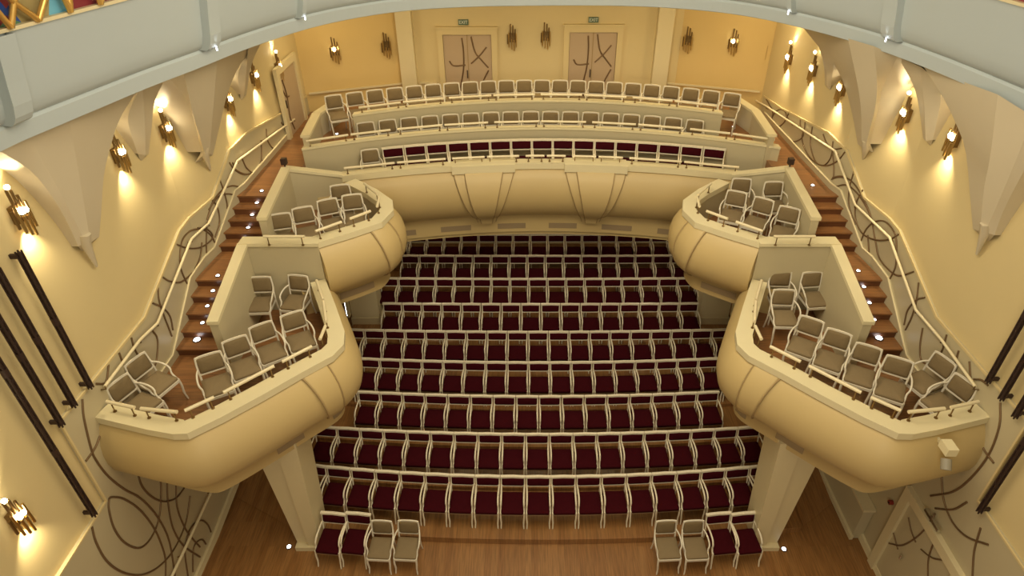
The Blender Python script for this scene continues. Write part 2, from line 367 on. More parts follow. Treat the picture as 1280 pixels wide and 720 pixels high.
# ------------------------------------------------------------------ chairs
def red_chair_meshes():
    W = .249
    m = {'back_post': [], 'armrest': []}
    for s in (-1, 1):
        m['back_post'].append(MB().tube(bez([(s * W, .30, .90), (s * W, .275, .75), (s * W, .235, .60), (s * W, .21, .45)], 4), .0165, n=6).mesh('back_post', M_LACQ))
        m['armrest'].append(MB().tube(bez([(s * W, .26, .69), (s * (W - .004), .16, .715), (s * (W - .008), .02, .715), (s * (W - .008), -.12, .69), (s * (W - .004), -.20, .61), (s * W, -.205, .53), (s * W, -.24, .46), (s * W, -.29, .41)], 4), .0195, n=6).mesh('armrest', M_LACQ))
    leg = []
    for s in (-1, 1):
        leg.append(MB().tube(bez([(s * W, -.28, .45), (s * W, -.30, .3), (s * (W - .01), -.31, .15), (s * (W - .005), -.345, 0)], 4), [.020] * 9 + [.017] * 3 + [.014], n=6).mesh('leg', M_LACQ))
    for s in (-1, 1):
        leg.append(MB().tube(bez([(s * W, .21, .45), (s * W, .22, .25), (s * W, .27, 0)], 4), .017, n=6).mesh('leg', M_LACQ))
    m['leg'] = leg
    mb = MB(); mb.tube([(-W - .02, .30, .905), (0, .31, .905), (W + .02, .30, .905)], .02, sq=(.06, .045)); m['top_rail'] = [mb.mesh('top_rail', M_LACQ)]
    mb = MB(); mb.tube([(-W, .25, .675), (W, .25, .675)], .02, sq=(.03, .026))
    m['back_rail'] = [mb.mesh('back_rail', M_LACQ)]
    rot = Matrix.Rotation(R(90 - 12), 3, 'X')
    mb = MB().cushion(.47, .20, .045, (0, .272, .785), .012, rot=rot); m['backrest'] = [mb.mesh('backrest', M_RED)]
    rs = Matrix.Rotation(R(3), 3, 'X')
    mb = MB().cushion(.475, .52, .085, (0, -.05, .472), .02, rot=rs); m['seat'] = [mb.mesh('seat', M_RED)]
    m['seat_rail'] = [MB().tube([(-W, -.285, .405), (W, -.285, .405)], .02, sq=(.03, .035)).mesh('seat_rail', M_SRAIL), MB().tube([(-W, .2, .42), (W, .2, .42)], .02, sq=(.03, .05)).mesh('seat_rail', M_SRAIL)]
    return m
def tan_chair_meshes():
    m = {}; W = .215
    def side(s):
        mb = MB()
        mb.tube(bez([(s * (W - .015), .285, .92), (s * W, .26, .75), (s * W, .225, .58), (s * W, .205, .44)], 4), .019, n=6)
        return mb
    m['back_post'] = [side(-1).mesh('back_post', M_WLACQ), side(1).mesh('back_post', M_WLACQ)]
    arms = []
    for s in (-1, 1):
        arms.append(MB().tube(bez([(s * W, .25, .70), (s * (W + .035), .12, .70), (s * (W + .05), -.02, .67), (s * (W + .045), -.10, .62), (s * (W + .02), -.13, .55), (s * (W + .02), -.17, .48), (s * (W + .01), -.25, .44)], 4), .017, n=6).mesh('armrest', M_WLACQ))
    m['armrest'] = arms; leg = []
    for s in (-1, 1):
        leg.append(MB().tube(bez([(s * (W + .01), -.25, .45), (s * (W + .012), -.275, .3), (s * W, -.28, .15), (s * (W + .01), -.31, 0)], 4), [.022] * 9 + [.017] * 3 + [.014], n=6).mesh('leg', M_WLACQ))
    for s in (-1, 1):
        leg.append(MB().tube(bez([(s * W, .205, .45), (s * W, .22, .25), (s * W, .28, 0)], 4), .018, n=6).mesh('leg', M_WLACQ))
    m['leg'] = leg
    mb = MB(); mb.tube(bez([(-W + .01, .285, .905), (-.1, .292, .918), (.1, .292, .918), (W - .01, .285, .905)], 4), .02, sq=(.03, .04)); m['top_rail'] = [mb.mesh('top_rail', M_WLACQ)]
    mb = MB(); mb.tube([(-W, .225, .60), (W, .225, .60)], .02, sq=(.025, .028)); m['back_rail'] = [mb.mesh('back_rail', M_WLACQ)]
    rot = Matrix.Rotation(R(90 - 11), 3, 'X')
    mb = MB().cushion(.385, .30, .045, (0, .258, .76), .012, rot=rot); m['backrest'] = [mb.mesh('backrest', M_TAN)]
    rs = Matrix.Rotation(R(3), 3, 'X')
    mb = MB().cushion(.45, .46, .07, (0, -.035, .475), .022, rot=rs); m['seat'] = [mb.mesh('seat', M_TANS)]
    m['seat_rail'] = [MB().tube([p, q], .02, sq=(.025, .05)).mesh('seat_rail', M_WLACQ) for p, q in (((-W, -.27, .42), (W, -.27, .42)), ((-W, .2, .42), (W, .2, .42)), ((-W, -.255, .42), (-W, .185, .42)), ((W, -.255, .42), (W, .185, .42)))]
    return m
SETS = {'red': (red_chair_meshes(), 'theatre_seat', 'seat'),
        'tan': (tan_chair_meshes(), 'armchair', 'chair')}
PROTO = {}
def chair(kind, loc, rz, label, group):
    if kind in PROTO: return copy_tree(PROTO[kind], loc, rz, label, group)
    ms, nm, cat = SETS[kind]
    t = thing(nm, label, cat, loc, rz, group)
    for part, meshes in ms.items():
        for me in meshes:
            o = bpy.data.objects.new(part, me); scene.collection.objects.link(o); o.parent = t
    PROTO[kind] = t
    return t
ORD = ['', 'first', 'second', 'third', 'fourth', 'fifth', 'sixth', 'seventh', 'eighth', 'ninth', 'tenth', 'eleventh', 'twelfth', 'thirteenth', 'fourteenth', 'fifteenth', 'sixteenth', 'seventeenth', 'eighteenth', 'nineteenth', 'twentieth', 'twenty-first', 'twenty-second', 'twenty-third']
def nth(i, n):
    if i == 0: return 'leftmost'
    if i == n - 1: return 'rightmost'
    return ORD[i + 1] + ' from the left' if i < n / 2 else ORD[n - i] + ' from the right'
def row(kind, x0, x1, n, y0, k, xc, z, name, group, yoff=.305, idx0=0, ntot=None, what=None):
    pitch = (x1 - x0) / n; ntot = ntot or n
    for i in range(n):
        x = x0 + pitch * (i + .5); y = y0 + k * (x - xc) ** 2
        sl = math.atan(2 * k * (x - xc))
        what_ = what or {'red': 'dark red seat', 'tan': 'tan armchair'}[kind]
        chair(kind, (x + yoff * math.sin(sl), y - yoff, z), sl, '%s, %s in %s' % (what_, nth(i + idx0, ntot), name), group)
# stalls: (row number, left end, right end, seats, sag)
ROWNAME = {9: 'the stalls row nearest the stage', 1: 'the rearmost stalls row'}
for i, x0, x1, n, k in ((9, -5.17, 5.18, 19, .0125), (8, -5.17, 5.17, 19, .009), (7, -4.36, 4.45, 16, .0085), (6, -5.1, 5.25, 19, .0075), (5, -5.16, 5.29, 19, .004),
                        (4, -4.3, 4.6, 16, .002), (3, -5.12, 5.3, 19, .002), (2, -4.1, 4.75, 16, .001), (1, -4.55, 4.85, 17, .0)):
    nm = ROWNAME.get(i, 'the %s stalls row from the stage' % ORD[10 - i])
    if i == 9: nm = 'the full stalls row nearest the stage'
    row('red', x0, x1, n, yrow(i), k, .05, zrow(i), nm, 'seats of stalls row %s from the stage' % ORD[10 - i])
# the short front pieces
for x0, x1, nm in ((-4.53, -3.49, 'left'), (3.49, 4.53, 'right')):
    for j in range(2):
        x = x0 + .52 * (j + .5)
        inn = (j == 1) if nm == 'left' else (j == 0)
        chair('red', (x, 7.86 - .012 * (5.0 - abs(x)), 0.0), R(-6 if x < 0 else 6) * -1 * (-1), 'dark red seat by the foot of %s pillar, %s the loose armchairs' % (nm, 'next to' if inn else 'away from'), 'front pair of red seats by the %s pillar' % nm)
for x, nm in ((-3.22, 'of the left loose pair, the one beside the red seats'), (-2.68, 'of the left loose pair, the one nearer the middle'),
              (2.62, 'of the right loose pair, the one nearer the middle'), (3.18, 'of the right loose pair, the one beside the red seats')):
    chair('tan', (x, 7.68, 0.0), R(-3 if x < 0 else 3) * -1 * (-1), 'grey beige armchair, ' + nm, 'loose armchairs in front of the stalls')

# ------------------------------------------------------------------ rails
def rail_run(parent, path, z, base, breaks=None, r=.030):
    """hand rail tube along path (x,y) with small posts; one mesh for tube, each post its own part"""
    P = [Vector((x, y, z)) for x, y in path]
    mb = MB()
    for a, b in zip(P, P[1:]):
        d = (b - a).normalized() * .03
        mb.tube([a + d, b - d], r, n=8)
    tube_ = bw(mb, 'balcony_rail', M_RAIL, parent)
    for a, b in ((P[0], P[1]), (P[-2], P[-1])) if len(P) > 2 else ((P[0], P[1]),):
        for p in (a + (b - a).normalized() * .1, b - (b - a).normalized() * .1):
            pm = MB().tube([(p.x, p.y, base), (p.x, p.y, z - r * .5)], .011, n=6)
            pm.tube([(p.x, p.y, base), (p.x, p.y, base + .015)], .028, n=8)
            po = pm.build('rail_post', M_DBRASS, tube_); po.matrix_parent_inverse = Matrix.Translation(parent.location).inverted() @ Matrix.Identity(4); po.matrix_parent_inverse = tube_.matrix_parent_inverse.inverted() @ tube_.matrix_parent_inverse

def offset_path(path, d):
    """shift an open plan path sideways by d(list or number), to its left"""
    out = []
    for i, p in enumerate(path):
        a = Vector(path[max(i - 1, 0)]); b = Vector(path[min(i + 1, len(path) - 1)]); c = Vector(p)
        t = (b - a).normalized(); nrm = Vector((-t.y, t.x)); out.append(c + nrm * d)
    return [(q.x, q.y) for q in out]
def densify(path, step=.12):
    out = []
    for a, b in zip(path, path[1:]):
        n = max(1, int((Vector(b) - Vector(a)).length / step))
        out += [(a[0] + (b[0] - a[0]) * i / n, a[1] + (b[1] - a[1]) * i / n) for i in range(n)]
    return out + [path[-1]]
def smooth(path, it=4, keep=1):
    P = [Vector(p) for p in path]
    for _ in range(it):
        P = [P[0]] + [(P[i - 1] + P[i] * 2 + P[i + 1]) / 4 for i in range(1, len(P) - 1)] + [P[-1]]
    return [(p.x, p.y) for p in P]
PROF = [(.05, -.13), (-.02, -.2), (-.10, -.32), (-.17, -.46), (-.21, -.64), (-.21, -.84), (-.16, -1.04), (-.06, -1.20), (.08, -1.33), (.20, -1.41), (.26, -1.43), (.26, -1.76)]
def pmir(path, sx): return [(sx * x, y) for x, y in path]

AOUT = [(6.98, 7.0), (6.02, 6.74), (5.6, 6.65), (5.38, 6.66), (5.0, 6.99), (4.5, 7.5), (4.05, 8.0), (3.62, 8.44), (3.5, 8.75), (3.57, 9.12), (3.9, 9.85), (4.36, 10.82)]
BOUT = [(4.36, 10.84), (3.78, 11.24), (3.25, 11.66), (3.1, 12.2), (3.2, 12.66), (3.65, 13.2), (4.25, 13.75)]
def inward(path, d, sx):
    # for sx=+1 the path runs wall -> hall -> back, its interior lies to the right
    return offset_path(path, -d if sx > 0 else d)
ARCHX = {}
for sx in (-1, 1):
    side = SIDE[sx]
    for tagname, OUT, zc, zf in (('A', AOUT, 4.95, 4.20), ('B', BOUT, 5.80, 5.05)):
        near = tagname == 'A'
        t = thing('balcony_box', ('large cream side box nearest the stage on the %s, bulging shell with angular rim' if near else 'smaller cream side box behind and above it on the %s, next to the gallery') % side,
                  'balcony', (sx * 5.2, 8.8 if near else 12.0, zf), 0)
        out = pmir(OUT, sx); den = densify(out, .12); sm = smooth(den, 1)
        inn = inward(out, .30, sx)
        # cap
        mb = MB(); n = len(out)
        vs = [(x, y, zc) for x, y in out] + [(x, y, zc) for x, y in inn] + [(x, y, zc - .13) for x, y in out] + [(x, y, zc - .13) for x, y in inn]
        fs = []
        for i in range(n - 1):
            for q in ((i, i + 1, n + i + 1, n + i), (2 * n + i, i + 2 * n + 1, i + 1, i), (n + i, n + i + 1, 3 * n + i + 1, 3 * n + i), (2 * n + i, 3 * n + i, 3 * n + i + 1, 2 * n + i + 1)):
                fs.append(q if sx < 0 else q[::-1])
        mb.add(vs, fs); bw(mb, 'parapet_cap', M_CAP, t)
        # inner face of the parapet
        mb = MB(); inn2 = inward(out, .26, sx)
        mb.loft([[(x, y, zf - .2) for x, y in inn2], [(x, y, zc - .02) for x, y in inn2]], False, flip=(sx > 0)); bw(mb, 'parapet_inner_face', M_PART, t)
        # bulging shell
        rows = []
        for d, dz_ in PROF:
            rows.append([(x, y, zc + dz_) for x, y in smooth(inward(sm, d, sx), 2 if d > .15 else 0)])
        mb = MB(); mb.loft(rows, True, flip=(sx < 0))
        for e_ in (0, -1):
            sec = [rw[e_] for rw in rows]; ic = inward(sm, .5, sx)[e_]; mb.add(sec + [(ic[0], ic[1], sec[-1][2]), (ic[0], ic[1], zc - .13)], [tuple(range(len(sec) + 2))])
        shell = bw(mb, 'shell', M_BELLY, t)
        # raised rib bands tapering to a point
        bands = [(.46, .57)] if near else [(.28, .44)]
        if near: bands = [(.515, .60)]
        for f0, f1 in bands:
            N = len(sm); i0, i1 = int(N * f0), int(N * f1); cen = (i0 + i1) / 2
            mb = MB(); A = []; ncol = 9
            for ri, (d, dz_) in enumerate(PROF[:11]):
                path = smooth(inward(sm, d - .03, sx), 2 if d > .15 else 0)
                tt = ri / 10; hw = (i1 - i0) / 2 * (1 - .62 * tt)
                cc = cen + (1.6 if near else 1.2) * tt
                rowp = []
                for kx in range(ncol):
                    f = cc - hw + 2 * hw * kx / (ncol - 1); i = int(max(0, min(N - 2, f))); fr = max(0, min(1, f - i))
                    p = Vector(path[i]).lerp(Vector(path[i + 1]), fr); rowp.append((p.x, p.y, zc + dz_))
                base = smooth(inward(sm, d + .02, sx), 2 if d > .15 else 0)
                def bp(f):
                    i = int(max(0, min(N - 2, f))); fr = max(0, min(1, f - i)); p = Vector(base[i]).lerp(Vector(base[i + 1]), fr); return (p.x, p.y, zc + dz_)
                A.append([bp(cc - hw - .05)] + rowp + [bp(cc + hw + .05)])
            mb.loft(A, True, flip=(sx < 0)); rb = bw(mb, 'rib_band', M_BELLY, t)
            shade_mb = MB()  # brown tubes paint the shade beside both band edges
            for k_ in (1, -2): shade_mb.tube([a_[k_] for a_ in A], .014, n=5)
            bw(shade_mb, 'shade_line', M_SHADE_SEAM, rb)
        # slot vents on the neck
        npth = smooth(inward(sm, .25, sx), 2); N = len(npth)
        for f0, f1 in (((.08, .2), (.42, .52), (.60, .68)) if near else ((.1, .32), (.5, .66))):
            seg = npth[int(N * f0):int(N * f1)]
            mb = MB(); mb.loft([[(x, y, zc - 1.66) for x, y in seg], [(x, y, zc - 1.50) for x, y in seg]], False, flip=(sx > 0)); bw(mb, 'vent_slot', M_VENT, t)
        # floor slab + soffit
        inner = [(x, y) for x, y in inward(out, .2, sx)]
        if near: poly = inner + [(sx * 6.98, 10.82)]
        else: poly = inner + [(sx * 5.66, 13.85), (sx * 5.84, 13.5), (sx * 5.84, 11.69), (sx * 5.93, 11.69), (sx * 5.93, 10.84)]
        bw(MB().prism(poly, zf - .15, zf), 'box_floor', M_STAIR, t)
        so = smooth(inward(sm, .27, sx), 2)
        poly = so + ([(sx * 6.98, 10.82)] if near else [(sx * 6.6, 13.75), (sx * 6.98, 10.84)])
        bw(MB().prism(poly, zc - 1.78, zc - 1.74), 'soffit', M_BELLY, t)
        # partitions
        def wallseg(p, q, th, z0, za, zb, nm='partition', capw=.24):
            a = Vector(p); b = Vector(q); d = (b - a).normalized(); nn = Vector((-d.y, d.x)) * th / 2
            L = (b - a).length
            quad = [a + nn, b + nn, b - nn, a - nn]
            f = lambda x, y: za + (zb - za) * max(0, min(1, (Vector((x, y)) - a).dot(d) / L))
            bw(MB().prism([(v.x, v.y) for v in quad], z0, f), nm, M_PART, t)
            n2 = Vector((-d.y, d.x)) * capw / 2
            quad = [a + n2 - d * .02, b + n2 + d * .02, b - n2 + d * .02, a - n2 - d * .02]
            bw(MB().prism([(v.x, v.y) for v in quad], f, lambda x, y: f(x, y) + .07), nm + '_cap', M_CAP, t)
        if near:
            wallseg((sx * 5.74, 8.83), (sx * 5.84, 10.80), .15, 4.2, 5.34, 5.73, capw=.2)
        else:
            wallseg((sx * 4.36, 10.92), (sx * 5.90, 10.92), .22, 3.2, 5.74, 5.74, 'divider', .28)
            wallseg((sx * 5.54, 11.28), (sx * 5.74, 13.52), .15, 5.05, 6.06, 6.12, capw=.2)
            wallseg((sx * 5.74, 13.55), (sx * 4.62, 13.92), .14, 5.05, 6.12, 5.78, 'rear_partition', .2)
        # rails
        rt = t
        if near:
            rail_run(rt, pmir([(6.8, 7.14), (6.25, 7.0)], sx), zc + .2, zc)
            rail_run(rt, pmir([(6.2, 6.99), (5.55, 6.91)], sx), zc + .2, zc)
            rail_run(rt, pmir([(5.5, 6.92), (5.12, 7.25)], sx), zc + .2, zc)
            rail_run(rt, pmir([(5.06, 7.31), (4.42, 7.98)], sx), zc + .2, zc)
            rail_run(rt, pmir([(4.36, 8.04), (3.93, 8.48)], sx), zc + .2, zc)
            rail_run(rt, pmir([(3.86, 8.62), (3.86, 9.05)], sx), zc + .2, zc)
            rail_run(rt, pmir([(3.87, 9.12), (4.1, 9.8), (4.42, 10.5)], sx), zc + .2, zc)
        else:
            rail_run(rt, pmir([(5.38, 10.74), (4.52, 10.74)], sx), zc + .2, zc)
            rail_run(rt, pmir([(4.42, 10.92), (3.95, 11.34)], sx), zc + .2, zc)
            rail_run(rt, pmir([(3.86, 11.42), (3.46, 11.8)], sx), zc + .2, zc)
            rail_run(rt, pmir([(3.38, 11.95), (3.42, 12.4)], sx), zc + .2, zc)
            rail_run(rt, pmir([(3.45, 12.5), (3.9, 13.1)], sx), zc + .2, zc)

    # stairs along the wall
    st = thing('staircase', '%s aisle stairs of brown wood climbing beside the wall to the gallery' % side, 'stairs', (sx * 6.2, 9.2, 4.2))
    treads = [(9.29, 4.37), (9.62, 4.54), (9.96, 4.71), (10.3, 4.88), (10.63, 5.05), (11.69, 5.22), (11.93, 5.39), (12.17, 5.56), (12.41, 5.73), (12.66, 5.90)]
    for i, (y, z) in enumerate(treads):
        y1 = treads[i + 1][0] if i + 1 < len(treads) else 14.2
        wl = lambda yy: min(wallx(yy), 7.0) - .08
        xi = (5.85 if y < 10.5 else 5.93) if y < 10.7 else 5.84
        bw(MB().prism([(sx * xi, y + .03), (sx * wl(y), y + .03), (sx * wl(y1), y1 + .03), (sx * xi, y1 + .03)], z - .5 if i else 4.19, z - .035), 'riser', M_RISER, st)
        bw(MB().prism([(sx * xi, y), (sx * wl(y), y), (sx * wl(y1), y1 + .03), (sx * xi, y1 + .03)], z - .035, z), 'tread', M_STAIR, st)
    # little lights on the treads
    lights = {-1: [(253, 424, 4.37), (260, 403, 4.54), (266, 382, 4.71), (273, 363, 4.88), (279, 344, 5.05), (310, 300, 5.22), (317, 284, 5.39), (322, 268, 5.56), (328, 253, 5.73), (334, 238, 5.90)],
              1: [(1092, 422, 4.37), (1086, 399, 4.54), (1080, 378, 4.71), (1073, 358, 4.88), (1066, 338, 5.05), (1036, 293, 5.22), (1029, 277, 5.39), (1022, 261, 5.56), (1015, 246, 5.73), (1009, 231, 5.90)]}[sx]
    for i, (u, v, z) in enumerate(lights):
        p = at(u - sx * -7, v, z=z + .02); big = i == 0; rr = .062 if big else .036
        fl_ = 'lower' if i < 5 else 'upper'; k = i % 5
        l = thing('step_light', '%s glowing light on the %s %s flight, %s' % ('large' if big else 'small', side, fl_, ['on its lowest step', 'on its second step', 'on its middle step', 'on its fourth step', 'at its top'][k]), 'light', (p.x, p.y, z), 0, 'step lights on the %s stairs' % side)
        mb = MB(); mb.tube([(0, 0, 0), (0, 0, .012)], rr * 1.4, n=14); mb.build('light_housing', M_BLACK, l)
        mb = MB(); mb.sphere((0, 0, .012), rr, 12, .5); mb.build('light_lens', M_LED, l)
    # handrail on the wall
    rp = {-1: [(131, 483), (175, 425), (197, 404), (239, 299), (261, 279), (297, 201), (368, 149)], 1: [(1219, 483), (1177, 425), (1145, 388), (1112, 297), (1069, 256), (1044, 189), (958, 133), (942, 124)]}[sx]
    h = thing('stair_handrail', 'long cream handrail fixed to the %s wall above the stairs' % side, 'handrail', (sx * 6.9, 9, 5.2))
    pts = [wall_hit(u, v, sx, .14) for u, v in rp]
    mb = MB(); mb.tube(pts, .026, n=8); bw(mb, 'rail_tube', M_RAIL, h)
    for p in pts[::1]:
        bw(MB().tube([(p.x, p.y, p.z), (p.x, p.y, p.z - .06), (p.x + sx * .12, p.y, p.z - .08)], .010, n=6), 'rail_bracket', M_DBRASS, h)
    # lower handrail beside the stage floor
    if sx < 0:
        h = thing('wall_handrail', 'short cream handrail on the lower left wall above the stage floor', 'handrail', (-6.9, 8, .9))
        pts = [at(264, 615, x=-6.86), at(227, 695, x=-6.86), at(214, 722, x=-6.86)]
        bw(MB().tube(pts, .03, n=8), 'rail_tube', M_RAIL, h)
        for p in pts: bw(MB().tube([(p.x, p.y, p.z), (p.x - .12, p.y, p.z - .05)], .01, n=6), 'rail_bracket', M_DBRASS, h)

# chairs in the boxes:  (kind, x, y, floor, facing vector, label)
def face(dx, dy): return math.atan2(dx, -dy)
def place(u, v, z_floor, fx, fy, label, group, top=.93, maxx=None, x=None):
    f = Vector((fx, fy)).normalized(); p = at(u, v, z=z_floor + top)
    loc = Vector((p.x, p.y)) + f * .285
    if maxx and abs(loc.x) > maxx: loc.x = math.copysign(maxx, loc.x)
    chair('tan', (loc.x, loc.y, z_floor), face(fx, fy), label, group)
T = 'white framed armchair '
G = 'armchairs in the stage-side left box'
for a in ((325, 346, .05, -1, 'against the rear divider of the stage-side left box, left one'), (372, 344, -.15, -1, 'against the rear divider of the stage-side left box, right one'),
          (259, 443, .50, -.86, 'in the slanting row of the stage-side left box, lowest'), (292, 423, .56, -.83, 'in the slanting row of the stage-side left box, second up'),
          (325, 405, .58, -.82, 'in the slanting row of the stage-side left box, third up'), (364, 391, .52, -.85, 'in the slanting row of the stage-side left box, topmost')):
    place(a[0], a[1], 4.2, a[2], a[3], T + a[4], G)
chair('tan', (-6.60, 8.06, 4.2), face(.93, -.36), T + 'beside the handrail in the stage-side left box, rear one', G)
chair('tan', (-6.62, 7.53, 4.2), face(.93, -.36), T + 'beside the handrail in the stage-side left box, front one', G)
G = 'armchairs in the stage-side right box'
for a in ((977, 339, -.05, -1, 'in the back left corner of the stage-side right box'), (1016, 340, .1, -1, 'against the rear divider of the stage-side right box, right one'),
          (981, 362, -.05, -1, 'in the stage-side right box, just in front of the corner one'), (1016, 398, -.56, -.83, 'in the slanting row of the stage-side right box, topmost'),
          (1050, 414, -.54, -.84, 'in the slanting row of the stage-side right box, second down'), (1087, 432, -.50, -.87, 'in the slanting row of the stage-side right box, third down'),
          (1126, 448, -.50, -.87, 'in the slanting row of the stage-side right box, lowest')):
    place(a[0], a[1], 4.2, a[2], a[3], T + a[4], G)
chair('tan', (6.58, 8.08, 4.2), face(-.93, -.36), T + 'beside the handrail in the stage-side right box, rear one', G)
chair('tan', (6.62, 7.54, 4.2), face(-.93, -.36), T + 'beside the handrail in the stage-side right box, front one', G)
G = 'armchairs in the rear left box'
for a in ((349, 267, .3, -.95, 'in the rear left box, leftmost of its row'), (377, 259, .38, -.92, 'in the rear left box, second from the left'), (408, 249, .42, -.9, 'in the rear left box, third from the left'),
          (424, 231, .25, -.96, 'in the rear left box, hindmost beside the gallery'), (439, 243, .25, -.96, 'in the rear left box, nearest its tip')):
    place(a[0], a[1], 5.05, a[2], a[3], T + a[4], G)
G = 'armchairs in the rear right box'
for a in ((928, 223, -.1, -1, 'in the rear right box, hindmost on the left'), (968, 227, .02, -1, 'in the rear right box, hindmost on the right'), (922, 239, -.42, -.9, 'in the rear right box, nearest its tip'),
          (956, 248, -.58, -.82, 'in the rear right box, middle of the front three'), (988, 259, -.48, -.88, 'in the rear right box, rightmost of the front three')):
    place(a[0], a[1], 5.05, a[2], a[3], T + a[4], G)

# ------------------------------------------------------------------ rear gallery
gy = lambda y0, k: (lambda x: y0 - k * (x - .2) ** 2)
F1 = gy(14.72, .032); F2 = gy(15.80, .040); F3 = gy(16.76, .047)
g = thing('rear_gallery', 'curved cream rear gallery with tapering brackets, three stepped levels of chairs', 'balcony', (.2, 15, 5.05))
def curve(fn, x0, x1, n=40, off=0): return [(x0 + (x1 - x0) * i / n, fn(x0 + (x1 - x0) * i / n) + off) for i in range(n + 1)]
c1 = curve(F1, -4.7, 4.95)
mb = MB(); mb.prism(c1 + [(x, y + .30) for x, y in c1[::-1]], 5.60, 5.75); bw(mb, 'parapet_cap', M_CAP, g)
mb = MB(); mb.loft([[(x, y + .26, 5.04) for x, y in c1], [(x, y + .26, 5.62) for x, y in c1]], False, flip=True); bw(mb, 'parapet_inner_face', M_PART, g)
GP = [(p.x, p.y) for p in bez([(.06, 5.60, 0), (-.02, 5.52, 0), (-.12, 5.38, 0), (-.19, 5.18, 0), (-.21, 4.96, 0), (-.17, 4.72, 0), (-.06, 4.48, 0), (.11, 4.28, 0), (.32, 4.14, 0), (.40, 4.11, 0)], 3)]
cc = curve(F1, -5.2, 5.4, 50)
mb = MB(); mb.loft([[(x, y + d, z) for x, y in cc] for d, z in GP], True, flip=False); bw(mb, 'shell', M_BELLY, g)
mb = MB(); cn = curve(F1, -6.8, 6.9, 50)
mb.loft([[(x, max(y, 13.7) + .40, 4.2) for x, y in cn], [(x, max(y, 13.7) + .40, 3.55) for x, y in cn]], False); bw(mb, 'neck', M_BELLY, g)
bw(MB().prism([(x, max(y, 13.7) + .40) for x, y in cn] + [(6.9, 18.7), (-6.9, 18.7)], 3.52, 3.60), 'soffit', M_BELLY, g)
for u0, u1 in ((502, 522), (552, 589), (622, 657), (686, 721), (752, 789), (820, 850)):
    a = at(u0, 282, y=15.05); b = at(u1, 282, y=15.05)
    seg = [(a.x + (b.x - a.x) * i / 4, F1(a.x + (b.x - a.x) * i / 4) + .39) for i in range(5)]
    mb = MB(); mb.loft([[(x, y, 3.86) for x, y in seg], [(x, y, 3.70) for x, y in seg]], False); bw(mb, 'vent_slot', M_VENT, g)
GB = GP + [(.40, 4.04), (.40, 3.95)]
for xc_, wt in ((-1.30, .74), (1.46, .74)):
    for lay, (w0, w1, off) in enumerate(((wt, .22, .07), (wt * .62, .13, .15))):
        rows = []; top_z, bot_z = GB[0][1], GB[-1][1]
        for i, (d, z) in enumerate(GB):
            t_ = (top_z - z) / (top_z - bot_z); hw = w0 + (w1 - w0) * t_
            xs = [xc_ - hw + 2 * hw * k / 8 for k in range(9)]
            rows.append([(xs[0], F1(xs[0]) + d + .03, z)] + [(x, F1(x) + d - off, z) for x in xs] + [(xs[-1], F1(xs[-1]) + d + .03, z)])
        mb = MB(); mb.loft([r_[0:2] for r_ in rows], True); mb.loft([r_[1:-1] for r_ in rows], True); mb.loft([r_[-2:] for r_ in rows], True); br_ = bw(mb, 'bracket', M_BELLY, g)
        shade_mb = MB()  # shadow gaps along the bracket edges, drawn as brown tubes
        for k_ in (1, -2): shade_mb.tube([(r_[k_][0] + (-.012 if k_ == 1 else .012), r_[k_][1] + .012, r_[k_][2]) for r_ in rows], .013, n=5)
        bw(shade_mb, 'shade_line', M_SHADE_SEAM, br_)
    xs = [xc_ - wt - .03 + 2 * (wt + .03) * k / 8 for k in range(9)]
    bw(MB().prism([(x, F1(x) - .11) for x in xs] + [(x, F1(x) + .305) for x in xs[::-1]], 5.57, 5.775), 'bracket_cap', M_CAP, g)
# levels
bw(MB().prism(curve(F1, -5.6, 5.8, 30, .2) + curve(F2, -5.6, 5.8, 30, .1)[::-1], 4.9, 5.14), 'gallery_floor', M_STAIR, g)
bw(MB().prism(curve(F2, -5.6, 5.85, 30, .1) + curve(F3, -5.6, 5.85, 30, .12)[::-1], 4.9, 5.50), 'gallery_floor', M_STAIR, g)
bw(MB().prism(curve(F3, -5.6, 5.85, 30, .1) + [(6.2, 18.2), (4.1, 18.98), (-3.7, 18.98), (-6.2, 18.1)], 4.9, 5.93), 'gallery_floor', M_STAIR, g)
for sx in (-1, 1):
    bw(MB().prism([(sx * 5.62, 14.25), (sx * (wallx(14.25) - .08), 14.25), (sx * 6.45, 18.0), (sx * 5.62, 18.2)], 5.3, 5.89), 'gallery_floor', M_STAIR, g)
for fn, z, x0, x1, zb in ((F2, 6.26, -5.62, 5.85, 5.05), (F3, 6.65, -4.62, 4.72, 5.5)):
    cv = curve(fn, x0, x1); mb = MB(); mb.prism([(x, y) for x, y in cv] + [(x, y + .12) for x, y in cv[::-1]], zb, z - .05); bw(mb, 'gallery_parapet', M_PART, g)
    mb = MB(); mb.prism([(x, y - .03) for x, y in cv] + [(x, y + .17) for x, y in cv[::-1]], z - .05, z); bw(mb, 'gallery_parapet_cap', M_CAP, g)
for sx in (-1, 1):   # low side walls of the upper level, with a knee in plan
    pts = [(sx * 5.52, 14.55), (sx * 5.66, 16.1), (sx * 5.35, 17.3)] if sx < 0 else [(sx * 5.62, 14.6), (sx * 5.72, 16.3), (sx * 5.45, 17.4)]
    for a, b in zip(pts, pts[1:]):
        a = Vector(a); b = Vector(b); nn = Vector((-(b - a).y, (b - a).x)).normalized() * .07
        bw(MB().prism([tuple(a + nn), tuple(b + nn), tuple(b - nn), tuple(a - nn)], 5.5, 6.48), 'side_parapet', M_PART, g)
        nn *= 1.6
        bw(MB().prism([tuple(a + nn), tuple(b + nn), tuple(b - nn), tuple(a - nn)], 6.48, 6.54), 'side_parapet_cap', M_CAP, g)
gr = g
